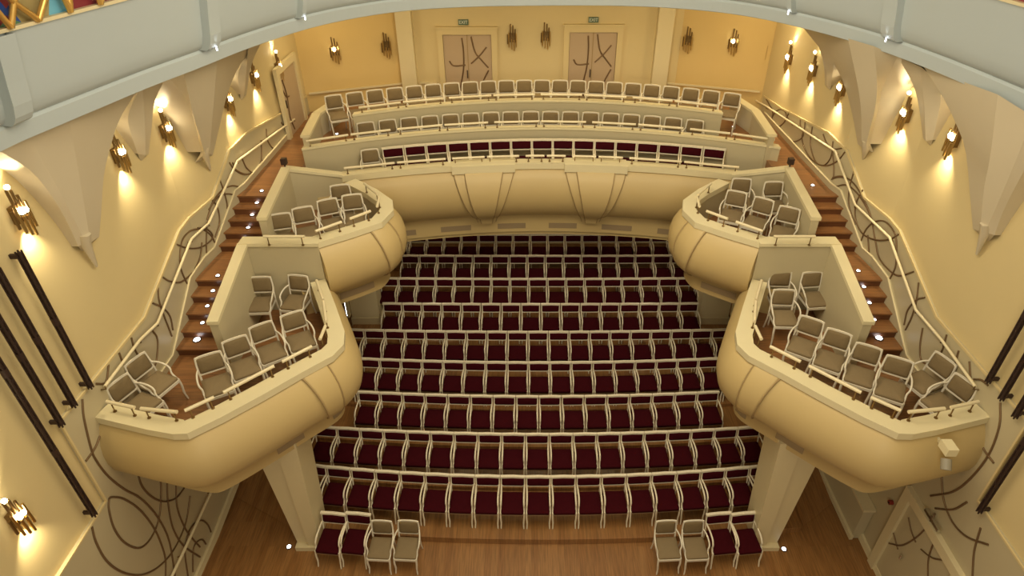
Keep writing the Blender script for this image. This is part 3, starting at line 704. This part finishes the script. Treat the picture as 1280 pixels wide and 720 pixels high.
for a, b in ((-4.62, -2.2), (-2.1, -.4), (-.3, .75), (.85, 2.15), (2.25, 4.85)):
    pth = [(a + (b - a) * i / 2, F1(a + (b - a) * i / 2) + .12) for i in range(3)]; rail_run(gr, pth, 5.90, 5.75)
for a, b in ((-5.55, -3.6), (-3.5, -1.2), (-1.1, 1.3), (1.4, 3.7), (3.8, 5.75)):
    pth = [(a + (b - a) * i / 2, F2(a + (b - a) * i / 2) + .06) for i in range(3)]; rail_run(gr, pth, 6.40, 6.26)
for a, b in ((-4.5, -2.4), (-2.3, 0), (.1, 2.4), (2.5, 4.6)):
    pth = [(a + (b - a) * i / 2, F3(a + (b - a) * i / 2) + .06) for i in range(3)]; rail_run(gr, pth, 6.78, 6.65)
row('tan', -4.36, -3.88, 1, 15.52, -.033, .3, 5.14, 'the lowest gallery row', 'lowest gallery row', what='single tan armchair', idx0=0, ntot=17)
row('red', -3.84, 4.68, 16, 15.52, -.033, .3, 5.14, 'the lowest gallery row', 'seats of the lowest gallery row', idx0=1, ntot=17)
row('tan', -4.62, 4.35, 17, 16.53, -.039, .1, 5.50, 'the middle gallery row', 'armchairs of the middle gallery row')
row('tan', -5.55, 5.42, 22, 17.82, -.043, .1, 5.93, 'the top gallery row', 'armchairs of the top gallery row')
for u, v, nm in ((421, 167, 'left'), (917, 158, 'right')):
    p = at(u, v, z=5.95); l = thing('step_light', 'tiny white light on the gallery floor below the %s end armchairs' % nm, 'light', (p.x, p.y, 5.93), 0)
    MB().tube([(0, 0, 0), (0, 0, .012)], .05, n=12).build('light_housing', M_BLACK, l); MB().sphere((0, 0, .012), .036, 12, .5).build('light_lens', M_LED, l)

# ------------------------------------------------------------------ pillars
for sx, xs in ((-1, (-5.08, -4.60)), (1, (4.52, 5.04))):
    inner = xs[1] if sx < 0 else xs[0]; outer = xs[0] if sx < 0 else xs[1]; mid = (xs[0] + xs[1]) / 2
    t = thing('pillar', 'square cream pillar holding up the stage-side %s box' % SIDE[sx], 'pillar', (mid, 8.2, 0))
    def flare(a0, b0, a1, b1, yf):
        q0 = [(a0, yf, 0), (b0, yf, 0), (b0, 8.5, 0), (a0, 8.5, 0)]; q1 = [(a1, yf - .03, 3.3), (b1, yf - .03, 3.3), (b1, 8.6, 3.3), (a1, 8.6, 3.3)]
        return MB().add(q0 + q1, [(0, 3, 2, 1), (4, 5, 6, 7)] + [(i, (i + 1) % 4, 4 + (i + 1) % 4, 4 + i) for i in range(4)])
    bw(flare(outer, mid, outer + sx * .22, mid, 8.0), 'shaft', M_TRIM, t); bw(flare(inner, mid, inner - sx * .15, mid, 7.93), 'shaft_pilaster', M_TRIM, t)
    bw(MB().box((xs[0] - .03, 7.88, 0), (xs[1] + .03, 8.54, .12)), 'plinth', M_TRIM, t)
    t = thing('pillar', 'cream pillar beside the fourth stalls row under the rear %s box' % SIDE[sx], 'pillar', (sx * 4.95, 14.7, .7))
    x0, x1 = (-5.3, -4.5) if sx < 0 else (4.75, 5.6)
    bw(MB().box((x0, 14.72, .2), (x1, 15.2, 4.0)), 'shaft', M_TRIM, t)
    bw(MB().box((x0 - .03, 14.69, .2), (x1 + .03, 15.23, .95)), 'plinth', M_TRIM, t)

# ------------------------------------------------------------------ back wall: pilasters, doors, signs, dado rail
for x, nm in ((-3.66, 'trim_1'), (3.62, 'trim_2')):
    mb = MB().box((x - .22, 18.72, 5.87), (x + .22, 19.0, 9.2)); struct(nm, mb, M_TRIM)
mb = MB().tube([(-6.4, 17.98, 6.42), (-3.8, 18.93, 6.42)], .02, sq=(.05, .05)); mb.tube([(-3.4, 18.95, 6.42), (-2.9, 18.95, 6.42)], .02, sq=(.05, .05))
mb.tube([(-.95, 18.95, 6.42), (.7, 18.95, 6.42)], .02, sq=(.07, .05)); mb.tube([(3.9, 18.93, 6.42), (6.4, 18.15, 6.42)], .02, sq=(.05, .05)); struct('trim_3', mb, M_TRIM)

def decor_door(name, cx, y, z0, w_, h_, label_handle='handle'):
    d = tag(bpy.data.objects.new(name, None), kind='structure'); scene.collection.objects.link(d); d.location = (cx, y, z0)
    fr = MB(); f = .16
    for s in (-1, 1): fr.box((s * (w_ / 2), -.10, 0), (s * (w_ / 2 + f), .02, h_ + f))
    fr.box((-w_ / 2, -.10, h_), (w_ / 2, .02, h_ + f)); fr.box((-w_ / 2 - f - .03, -.12, h_ + f), (w_ / 2 + f + .03, .02, h_ + f + .05))
    fr.build('door_frame', M_WALL, d); MB().box((-.012, -.052, 0), (.012, -.03, h_ - .01)).build('door_seam', M_SHADE_SEAM, d)
    for s in (-1, 1):
        a, b = (s * .008, s * (w_ / 2 - .01)); lf = MB().box((a, -.045, 0), (b, 0, h_ - .01)).build('door_leaf', M_PART if False else M_LEAF, d)
        curves = {-1: [[(.30, .95), (.34, .75), (.30, .5), (.14, .25), (.02, .08)], [(-.30, .62), (-.12, .55), (.40, .56)], [(-.02, .15), (.2, .1), (.42, .08)]],
                  1: [[(-.35, .97), (-.2, .75), (.1, .62), (.36, .52)], [(.30, .82), (0, .70), (-.4, .58)], [(.36, .48), (.1, .3), (-.02, .02)], [(-.3, .1), (0, .1), (.4, .15)]]}[s]
        mb = MB(); hw = w_ / 4
        for c in curves:
            mb.tube(bez([(s * w_ / 4 + px * hw * 1.9, -.05, pz * h_) for px, pz in c], 5), .022, n=5)
        mb.build('bronze_branch_relief', M_BRONZE, lf)
        if s < 0: MB().box((-.05, -.09, .42 * h_ - .1), (-.025, -.05, .42 * h_ + .12)).build('door_handle', M_BLACK, lf)
    return d
M_LEAF = mat('door_leaf_paint', (.50, .38, .24), .5, col2=(.47, .35, .22), scale=2)
for nm, u0, u1, vt in (('door_1', 553, 614, 43), ('door_2', 712, 772, 40)):
    a = at(u0, vt, y=18.93); b = at(u1, vt, y=18.93)
    decor_door(nm, (a.x + b.x) / 2, 18.98, 5.87, b.x - a.x, a.z - 5.87)
# side door by the left corner
d3 = tag(bpy.data.objects.new('door_3', None), kind='structure'); scene.collection.objects.link(d3); d3.location = (-6.48, 16.7, 5.89)
lf = MB().box((0, -.62, 0), (.05, .62, 1.62)).build('door_leaf', M_LEAF, d3)
fr = MB().box((0, -.80, 0), (.09, -.62, 1.80)); fr.box((0, .62, 0), (.09, .80, 1.80)); fr.box((0, -.62, 1.62), (.09, .62, 1.80)); fr.build('door_frame', M_TRIM, d3)
mb = MB(); mb.tube(bez([(.06, -.45, 1.45), (.06, -.35, 1.0), (.06, -.45, .5), (.06, -.3, .1)], 5), .018, n=5); mb.tube(bez([(.06, -.55, 1.2), (.06, -.4, 1.0), (.06, -.2, .95)], 5), .018, n=5); mb.build('bronze_branch_relief', M_BRONZE, lf)
MB().box((.05, -.56, .75), (.09, -.53, .95)).build('door_handle', M_BLACK, lf)
# exit signs
for u, v, nm in ((579, 28, 'left'), (742, 25, 'right')):
    p = at(u, v, y=18.93)
    s = thing('exit_sign', 'small dark exit sign above the %s gallery double door' % nm, 'sign', (p.x, 18.98, p.z))
    MB().box((-.14, -.05, -.07), (.14, 0, .07)).build('sign_body', M_SIGN, s)
    tcu = bpy.data.curves.new('sign_text', 'FONT'); tcu.body = 'EXIT'; tcu.size = .12; tcu.align_x = 'CENTER'; tcu.align_y = 'CENTER'; tcu.extrude = .003
    to = bpy.data.objects.new('sign_text_curve', tcu); scene.collection.objects.link(to)
    dg = bpy.context.evaluated_depsgraph_get(); me = bpy.data.meshes.new_from_object(to.evaluated_get(dg)); me.materials.clear(); me.materials.append(M_SIGNL)
    bpy.data.objects.remove(to); to = bpy.data.objects.new('sign_lettering', me); scene.collection.objects.link(to); to.parent = s; to.location = (0, -.055, 0); to.rotation_euler = (R(90), 0, 0)

# right wall: double door near the stage, ledge, call point
d4 = tag(bpy.data.objects.new('door_4', None), kind='structure'); scene.collection.objects.link(d4); d4.location = (6.95, 6.75, 0)
DW, DH = 1.45, 2.22
lf = MB().box((-.04, -DW / 2, 0), (.0, DW / 2, DH)).build('door_leaf', M_DADO, d4)
fr = MB()
for s in (-1, 1): fr.box((-.10, s * DW / 2, 0), (.02, s * (DW / 2 + .2), DH + .2))
fr.box((-.10, -DW / 2, DH), (.02, DW / 2, DH + .2)); fr.build('door_frame', M_TRIM, d4)
mb = MB()
for c in ([(520, 628), (560, 633), (610, 600), (650, 545)], [(575, 555), (582, 590), (595, 625)], [(530, 590), (537, 615), (545, 645)], [(610, 645), (640, 668), (670, 675)], [(650, 615), (632, 670), (630, 720)]):
    pts = [at(u / 2.25 + 880, v / 2.25 + 400, x=6.90) for u, v in c]; mb.tube([(p.x - 6.95, p.y - 6.75, p.z) for p in bez(pts, 5)], .015, n=5)
mb.build('bronze_branch_relief', M_BRONZE, lf)
for u, v in ((1126, 696),):
    p = at(u, v, x=6.86); q = (p.x - 6.95, p.y - 6.75, p.z); MB().tube([(q[0], q[1], q[2] - .06), (q[0], q[1], q[2] + .06)], .02, n=8).build('door_handle', M_CHROME, lf)
p = at(1165, 650, x=6.86); q = (p.x - 6.95, p.y - 6.75, p.z)
MB().box((q[0] - .02, q[1] - .22, q[2] - .03), (q[0] + .04, q[1] + .22, q[2] + .03)).build('door_closer', M_CHROME, d4)
t = thing('wall_ledge', 'low cream boxed ledge with bright top along the lower right wall', 'ledge', (6.8, 9.0, 0))
bw(MB().box((6.72, 8.18, .02), (6.94, 11.5, .96)), 'ledge_body', M_DADO, t); bw(MB().box((6.68, 8.14, .96), (6.94, 11.5, 1.02)), 'ledge_top', M_TRIM, t)
bw(MB().box((6.66, 8.14, .02), (6.73, 11.5, .14)), 'ledge_base', M_TRIM, t)
p = at(1113, 628, x=6.9); t = thing('call_point', 'small dark red round button box on the lower right wall', 'switch', (6.9, p.y, p.z))
mb = MB(); mb.tube([(.04, 0, 0), (-.03, 0, 0)], .05, n=12); mb.build('housing', M_REDP, t); MB().tube([(-.03, 0, 0), (-.04, 0, 0)], .02, n=10).build('button', M_BLACK, t)

# black lattice poles on the walls
for sx, lst in ((-1, ((7.09, 5.48), (6.68, 5.50), (6.34, 5.46), (6.03, 3.82))), (1, ((7.25, 5.44), (6.90, 5.42), (6.56, 5.40), (6.22, 3.64)))):
    for i, (y, zb) in enumerate(lst):
        t = thing('lattice_pole', 'black lattice pole standing out on the %s wall, %s' % (SIDE[sx], ['nearest the boxes', 'second from the boxes', 'third from the boxes', 'longest and lowest hanging'][i]), 'pole', (sx * 6.86, y, zb), 0, 'black lattice poles on the %s wall' % SIDE[sx])
        H = 7.92 - zb; mb = MB(); ch = [(-.024, -.024), (.024, -.024), (.024, .024), (-.024, .024)]
        for cx, cy in ch: mb.tube([(cx, cy, 0), (cx, cy, H)], .013, n=5)
        nst = int(H / .09)
        for k in range(nst):
            z0, z1 = k * H / nst, (k + 1) * H / nst
            for a in range(4):
                p, q = ch[a], ch[(a + 1) % 4]
                if k % 2: p, q = q, p
                mb.tube([(p[0], p[1], z0), (q[0], q[1], z1)], .008, n=4, closed_ends=False)
        mb.build('lattice', M_BLACK, t)
        MB().tube([(0, 0, .02), (0, 0, H - .02)], .024, n=8).build('core_tube', M_BLACK, t)
        for z in (6.77, 5.27):
            if zb < z - .3:
                MB().tube([(0, 0, z - zb - .06), (0, 0, z - zb + .06)], .048, n=8).build('coupling', M_BLACK, t)
        for z in (.08, H - .08): MB().box((0, -.02, z - .03), (sx * .14, .02, z + .03)).build('wall_clamp', M_BLACK, t)

# ------------------------------------------------------------------ sconces
def sconce_meshes():
    tubes = [(-.12, -.16, .10), (-.085, -.24, .16), (-.04, .02, .38), (-.01, -.30, -.02), (.03, .04, .34), (.06, -.34, -.04), (.09, -.12, .24), (.12, -.24, .14)]
    out = []
    for i, (x, a, b) in enumerate(tubes):
        d = -.09 - (.035 if i % 2 else 0)
        out.append((MB().tube([(x, d, a), (x, d, b)], .019, n=8).mesh('brass_tube', M_BRASS if i % 2 else M_DBRASS)))
    back = MB().box((-.07, -.06, -.12), (.08, 0, .12)).mesh('back_plate', M_DBRASS)
    bulbs = [MB().sphere((-.035, -.12, .41), .036, 8).mesh('bulb', M_BULB), MB().sphere((-.01, -.135, .06), .045, 8, 1.2).mesh('bulb', M_BULB), MB().sphere((.06, -.135, .04), .036, 8, 1.2).mesh('bulb', M_BULB)]
    return out, back, bulbs
SC = sconce_meshes()
def sconce(loc, rz, label, group, lit, e=1.0):
    t = thing('wall_sconce', label, 'wall lamp', loc, rz, group)
    for me in SC[0] + [SC[1]]:
        o = bpy.data.objects.new(me.name.split('.')[0], me); scene.collection.objects.link(o); o.parent = t
    for k, me in enumerate(SC[2]):
        if lit == 2 or (lit == 1 and k == 1):
            o = bpy.data.objects.new('bulb', me); scene.collection.objects.link(o); o.parent = t
    if lit == 2:
        n = Vector((math.sin(rz), -math.cos(rz), 0)); L = Vector(loc)
        lamp('sconce_downlight', 'SPOT', L + n * .09 + Vector((0, 0, -.22)), 90 * e, (1, .84, .54), (-n.x * .05, -n.y * .05, -1), .03, 92, 1.0)
        lamp('sconce_uplight', 'SPOT', L + n * .12 + Vector((0, 0, .34)), 46 * e, (1, .84, .54), (-n.x * .08, -n.y * .08, 1), .03, 95, 1.0)
names = ['beside the stage at the bottom corner', 'above the black poles', 'first under the vault from the stage', 'second under the vault from the stage', 'half hidden behind the big vault foot', 'second from the gallery corner', 'nearest the gallery corner']
for k, (u, v) in enumerate([(22, 648), (25, 268), (149, 194), (208, 164), (285, 127), (318, 97), (348, 85)]):
    p = wall_hit(u, v, -1, .08); sconce((-wallx(p.y), p.y, p.z), R(90), 'lit brass tube sconce on the left wall, ' + names[k], 'lit sconces on the left wall', 2)
for k, (u, v) in enumerate([(1191, 174), (1131, 144), (1051, 112), (1016, 88), (986, 74), (959, 62)]):
    p = wall_hit(u, v, 1, .08); sconce((wallx(p.y), p.y, p.z), R(-90), 'lit brass tube sconce on the right wall, ' + names[2:][k] if k < 2 else 'lit brass tube sconce on the right wall, ' + ['half hidden behind the big vault foot', 'third from the gallery corner', 'second from the gallery corner', 'nearest the gallery corner'][k - 2], 'lit sconces on the right wall', 2)
for k, (u, v, l) in enumerate([(418, 63, 1), (482, 57, 0), (640, 47, 0), (682, 45, 0), (860, 50, 0), (917, 53, 1)]):
    if 2 <= k <= 3: p = at(u, v, y=18.96); loc = (p.x, 18.985, p.z); rz = 0
    else:
        a, b = (Vector(bk[0]), Vector(bk[1])) if k < 2 else (Vector(bk[2]), Vector(bk[3]))
        y = 18.5
        for _ in range(8):
            p = at(u, v, y=y); y = a.y + (b.y - a.y) * (p.x - a.x) / (b.x - a.x)
        loc = (p.x, y, p.z); rz = math.atan2((b - a).y, (b - a).x)
    sconce(loc, rz, ['', 'unlit sconce on the gallery back wall, '][l == 0] + ['dark brass sconce with one glowing bulb, nearest the left gallery corner', 'left of the left pilaster', 'right of the left double door', 'left of the right double door', 'right of the right pilaster', 'dark brass sconce with one glowing bulb, nearest the right gallery corner'][k], 'sconces on the gallery back wall', l)

for u, v, sx in ((432, 383, -1), (920, 383, 1)):
    px_ = 5.3 if sx < 0 else 5.6
    p = at(u, v, x=sx * (px_ + .09)); t = thing('wall_light', 'bright upright white lamp on the outer face of the rear %s pillar' % SIDE[sx], 'lamp', (sx * px_, p.y, p.z))
    MB().box((0, -.07, -.34), (sx * .07, .07, .34)).build('lamp_housing', M_CAP, t); MB().box((sx * .07, -.05, -.30), (sx * .09, .05, .30)).build('lamp_glass', M_LED, t)
# floor spots, stage box projector, rim spotlights
for u, v, nm in ((361, 683, 'left'), (980, 686, 'right')):
    p = at(u, v, z=.02); l = thing('floor_light', 'round white floor light beside the foot of the %s pillar' % nm, 'light', (p.x, p.y, 0))
    MB().tube([(0, 0, 0), (0, 0, .015)], .062, n=14).build('light_housing', M_BLACK, l); MB().sphere((0, 0, .015), .045, 12, .5).build('light_lens', M_LED, l)
p = at(1187, 572, y=6.40); t = thing('spotlight', 'small grey projector lamp mounted low on the right box shell', 'lamp', tuple(p))
MB().box((-.07, .0, .02), (.09, .22, .16)).build('lamp_body', M_CAP, t); MB().tube([(-.02, .02, -.05), (-.05, -.10, -.16)], .075, n=12).build('lamp_head', M_GREYP, t)
MB().box((-.02, .1, 0), (.02, .55, .05)).build('mounting_arm', M_CAP, t)
for sx in (-1, 1):
    t = thing('spotlight', 'small black spotlight standing on the %s rear box partition corner' % SIDE[sx], 'lamp', (sx * 5.76, 13.56, 6.19))
    mb = MB(); mb.prism([(-.06, -.06), (.06, -.06), (.06, .06), (-.06, .06)], 0.06, .2); mb.build('lamp_body', M_BLACK, t)
    MB().tube([(0, 0, 0), (0, 0, .07)], .02, n=6).build('lamp_foot', M_BLACK, t)

# ------------------------------------------------------------------ ceiling ring with cove, ribs, stained glass
RP = [(-6.55, 3.0), (-6.55, 5.2), (-6.43, 7.07), (-6.28, 7.75), (-6.05, 8.63), (-5.81, 9.51), (-5.49, 10.44), (-5.1, 11.7), (-4.3, 13.35), (-3.0, 14.55), (-1.6, 15.0), (-.5, 15.12), (1.2, 15.16), (2.6, 15.0), (3.9, 14.45), (4.75, 13.65), (5.46, 12.49), (5.92, 11.4), (6.25, 10.02), (6.47, 8.41), (6.6, 6.9), (6.65, 5.0), (6.65, 3.0)]
ring = [(p.x, p.y) for p in bez([(x, y, 0) for x, y in RP], 6)]; ring = smooth(ring, 3)
ZR = 9.3
rin = lambda d: offset_path(ring, -d)        # towards the middle of the hall
ceil = MB()
outerp = [(7.2, 3.0), (7.2, 19.4), (-7.2, 19.4), (-7.2, 3.0)]
ceil.prism(ring + outerp, ZR + .04, ZR + .12)
ceil = struct('ceiling', ceil, M_CEIL)
mb = MB()
def zrows(spec): return [[(x, y, z) for x, y in (rin(d) if d else ring)] for d, z in spec]
mb.loft(zrows([(-.12, ZR + .04), (0, ZR), (.02, ZR + .01), (.05, ZR + .22), (.02, ZR + .26)]), False, flip=True); bw(mb, 'ring_lip', M_CEIL, ceil)
mb = MB(); prof = [(.02, ZR + .26), (.07, ZR + .29), (.12, ZR + .36), (.17, ZR + .5), (.22, ZR + .75), (.28, ZR + 1.0), (.34, ZR + 1.26)]
mb.loft(zrows(prof), True, flip=True); bw(mb, 'ring_cove', M_CEIL, ceil)
mb = MB(); mb.loft(zrows([(.34, ZR + 1.26), (.38, ZR + 1.26), (.38, ZR + 1.30), (.30, ZR + 1.30)]), False, flip=True); bw(mb, 'glass_sill', M_TRIM, ceil)
mb = MB(); mb.loft(zrows([(.30, ZR + 1.30), (.36, ZR + 1.9), (.5, ZR + 2.5)]), False, flip=True); gl = bw(mb, 'stained_glass', M_GLASS, ceil)
# ribs across the cove, each with a little uplight at its foot
def near_u(u, v):
    p = at(u, v, z=ZR + .26); return min(range(len(ring)), key=lambda i: (Vector(ring[i]) - Vector((p.x, p.y))).length)
for u, v, wd, lt in ((62, 158, .26, 0), (24, 176, .34, 0), (256, 62, .26, 1), (368, 24, .10, 1), (975, 18, .10, 1), (1082, 52, .30, 1)):
    i = near_u(u, v); T_ = (Vector(ring[i + 1]) - Vector(ring[i - 1])).normalized(); N_ = Vector((T_.y, -T_.x))
    pts = [Vector(ring[i]) + N_ * (d + .05) for d, z in prof]; mb = MB()
    rows = []
    for (d, z), p in zip(prof, pts):
        a = p - T_ * wd / 2; b = p + T_ * wd / 2; k = N_ * .10
        rows.append([(a.x - k.x, a.y - k.y, z), (a.x + k.x * .9, a.y + k.y * .9, z), (b.x + k.x * .9, b.y + k.y * .9, z), (b.x - k.x, b.y - k.y, z)])
    mb.loft(rows, False, flip=True); mb.add(rows[0], [(0, 1, 2, 3)]); bw(mb, 'ring_rib', M_CEIL, ceil)
    if lt:
        p = Vector(ring[i]) + N_ * .25
        mb = MB().tube([(p.x, p.y, ZR + .24), (p.x, p.y, ZR + .31)], .011, n=10); r_ = bw(mb, 'rib_uplight', M_LED, ceil)
        if u in (256, 1082): lamp('rib_spot', 'SPOT', (p.x + N_.x * .03, p.y + N_.y * .03, ZR + .36), .35, (.9, .93, 1), (N_.x * .25, N_.y * .25, 1), .02, 70, .9)
# gilded branches in front of the glass
mb = MB()
for i0 in list(range(4, 46, 3)) + list(range(len(ring) - 40, len(ring) - 4, 3)):
    p = Vector(ring[i0]); T_ = (Vector(ring[i0 + 1]) - Vector(ring[i0 - 1])).normalized(); N_ = Vector((T_.y, -T_.x))
    for s in (-1, 1):
        b = p + N_ * .40; c = p + N_ * .46 + T_ * s * (.05 + .3 * random.random()); e = p + N_ * .58 + T_ * s * (.1 + .7 * random.random())
        mb.tube(bez([(b.x, b.y, ZR + 1.3), (c.x, c.y, ZR + 1.75), (e.x, e.y, ZR + 2.35)], 5), .035, n=6)
bw(mb, 'gilded_branch', M_GOLD, gl)

# vault feet (pendentives): edges traced on their own planes, folded in between
def vault_foot(label, lines, planes, tip=None, wall=None):
    """lines: L, C1, C2, R photo polylines (top to bottom); planes: distance from the hall's axis at top and bottom"""
    K = 14; res = []
    for ln, (xa, xb) in zip(lines, planes):
        n = len(ln); pts = []
        P = bez([(u, v, 0) for u, v in ln], 8)
        for j in range(K):
            f = j / (K - 1) * (len(P) - 1); i = min(int(f), len(P) - 2); q = P[i].lerp(P[i + 1], f - i); t_ = j / (K - 1)
            pts.append(at(q.x, q.y, x=xa + (xb - xa) * t_))
        res.append(pts)
    o = MB(); rows = [[ln[j] for ln in res] for j in range(K)]
    for c_ in range(len(res) - 1): o.loft([[r_[c_], r_[c_ + 1]] for r_ in rows], True)
    sgn = 1 if planes[0][0] > 0 else -1
    for ln in (res[0], res[-1]):
        o.loft([ln, [(max(abs(p.x), wallx(p.y) + .02) * sgn, p.y, p.z) for p in ln]], True)
    bot = rows[-1]; o.add(bot + [(max(abs(bot[0].x), wallx(bot[0].y) + .02) * sgn, sum(p.y for p in bot) / len(bot), min(p.z for p in bot) - .08)], [(i, i + 1, len(bot)) for i in range(len(bot) - 1)])
    if tip:
        p = at(*tip, x=sgn * (wallx(12 if abs(planes[0][0]) < 6.4 else 8) - .06)); c = [(bot[1].x, bot[1].y, bot[1].z + .1), (bot[2].x, bot[2].y, bot[2].z + .1)]
        m_ = (Vector(bot[1]) + Vector(bot[-2])) / 2
        o.tube([(m_.x, m_.y, m_.z + .15), (m_.x + sgn * .05, m_.y, m_.z), tuple(p)], [.09, .08, .02], n=6)
    ob = bw(o, 'vault_foot', M_VAULT, ceil); return ob
E6 = 6.90
vault_foot('', [[(2, 190), (40, 215), (67, 249), (84, 278), (98, 308)], [(30, 160), (42, 180), (75, 240), (107, 303)], [(86, 145), (92, 180), (101, 230), (113, 303)], [(172, 112), (150, 148), (139, 180), (130, 218), (126.7, 262), (124, 296)]],
           [(-6.6, -6.9), (-6.36, -6.82), (-6.25, -6.8), (-6.35, -6.9)], (121, 333))
vault_foot('', [[(174, 112), (160, 148), (172, 192)], [(178, 110), (181, 150), (182, 194)], [(208, 96), (194, 125), (190, 155), (186, 192)]], [(-6.45, -6.95), (-6.4, -6.85), (-6.3, -6.93)])
vault_foot('', [[(209, 95), (231, 122), (244, 156), (252, 190)], [(228, 84), (240, 137), (256, 192)], [(272, 70), (266, 141), (262, 192)], [(328, 50), (300, 81), (284, 119), (275, 156), (266, 194)]],
           [(-6.2, -6.6), (-5.75, -6.55), (-5.6, -6.53), (-5.9, -6.6)], (263, 213))
vault_foot('', [[(314, 58), (298, 90), (300, 118)], [(310, 60), (308, 90), (305, 120)], [(328, 50), (314, 82), (308, 119)]], [(-5.9, -6.55), (-5.8, -6.48), (-5.7, -6.54)])
vault_foot('', [[(1302, 175), (1277, 219), (1255, 262), (1243, 294)], [(1290, 145), (1276, 185), (1250, 248), (1231, 290)], [(1247, 118), (1238, 194), (1230, 235), (1225, 289)], [(1155, 84), (1179, 122), (1195, 155), (1207, 189), (1213, 250), (1216, 286)]],
           [(6.6, 6.9), (6.36, 6.82), (6.25, 6.8), (6.35, 6.9)], (1221, 318))
vault_foot('', [[(1172, 100), (1176, 125), (1166, 175)], [(1150, 83), (1155, 130), (1157, 176)], [(1122, 71), (1140, 103), (1148, 130), (1154, 173)]], [(6.45, 6.95), (6.4, 6.85), (6.3, 6.93)])
vault_foot('', [[(1122, 71), (1105, 106), (1096, 144), (1088, 180)], [(1093, 58), (1096, 119), (1082, 184)], [(1060, 48), (1075, 125), (1077, 184)], [(999, 28), (1021, 56), (1049, 91), (1064, 137), (1072, 180)]],
           [(6.2, 6.6), (5.75, 6.55), (5.6, 6.53), (5.9, 6.6)], (1079, 200))
vault_foot('', [[(1044, 45), (1042, 80), (1039, 107)], [(1026, 40), (1032, 80), (1034, 108)], [(1010, 32), (1024, 60), (1030, 85), (1031, 106)]], [(5.7, 6.54), (5.8, 6.48), (5.9, 6.55)])
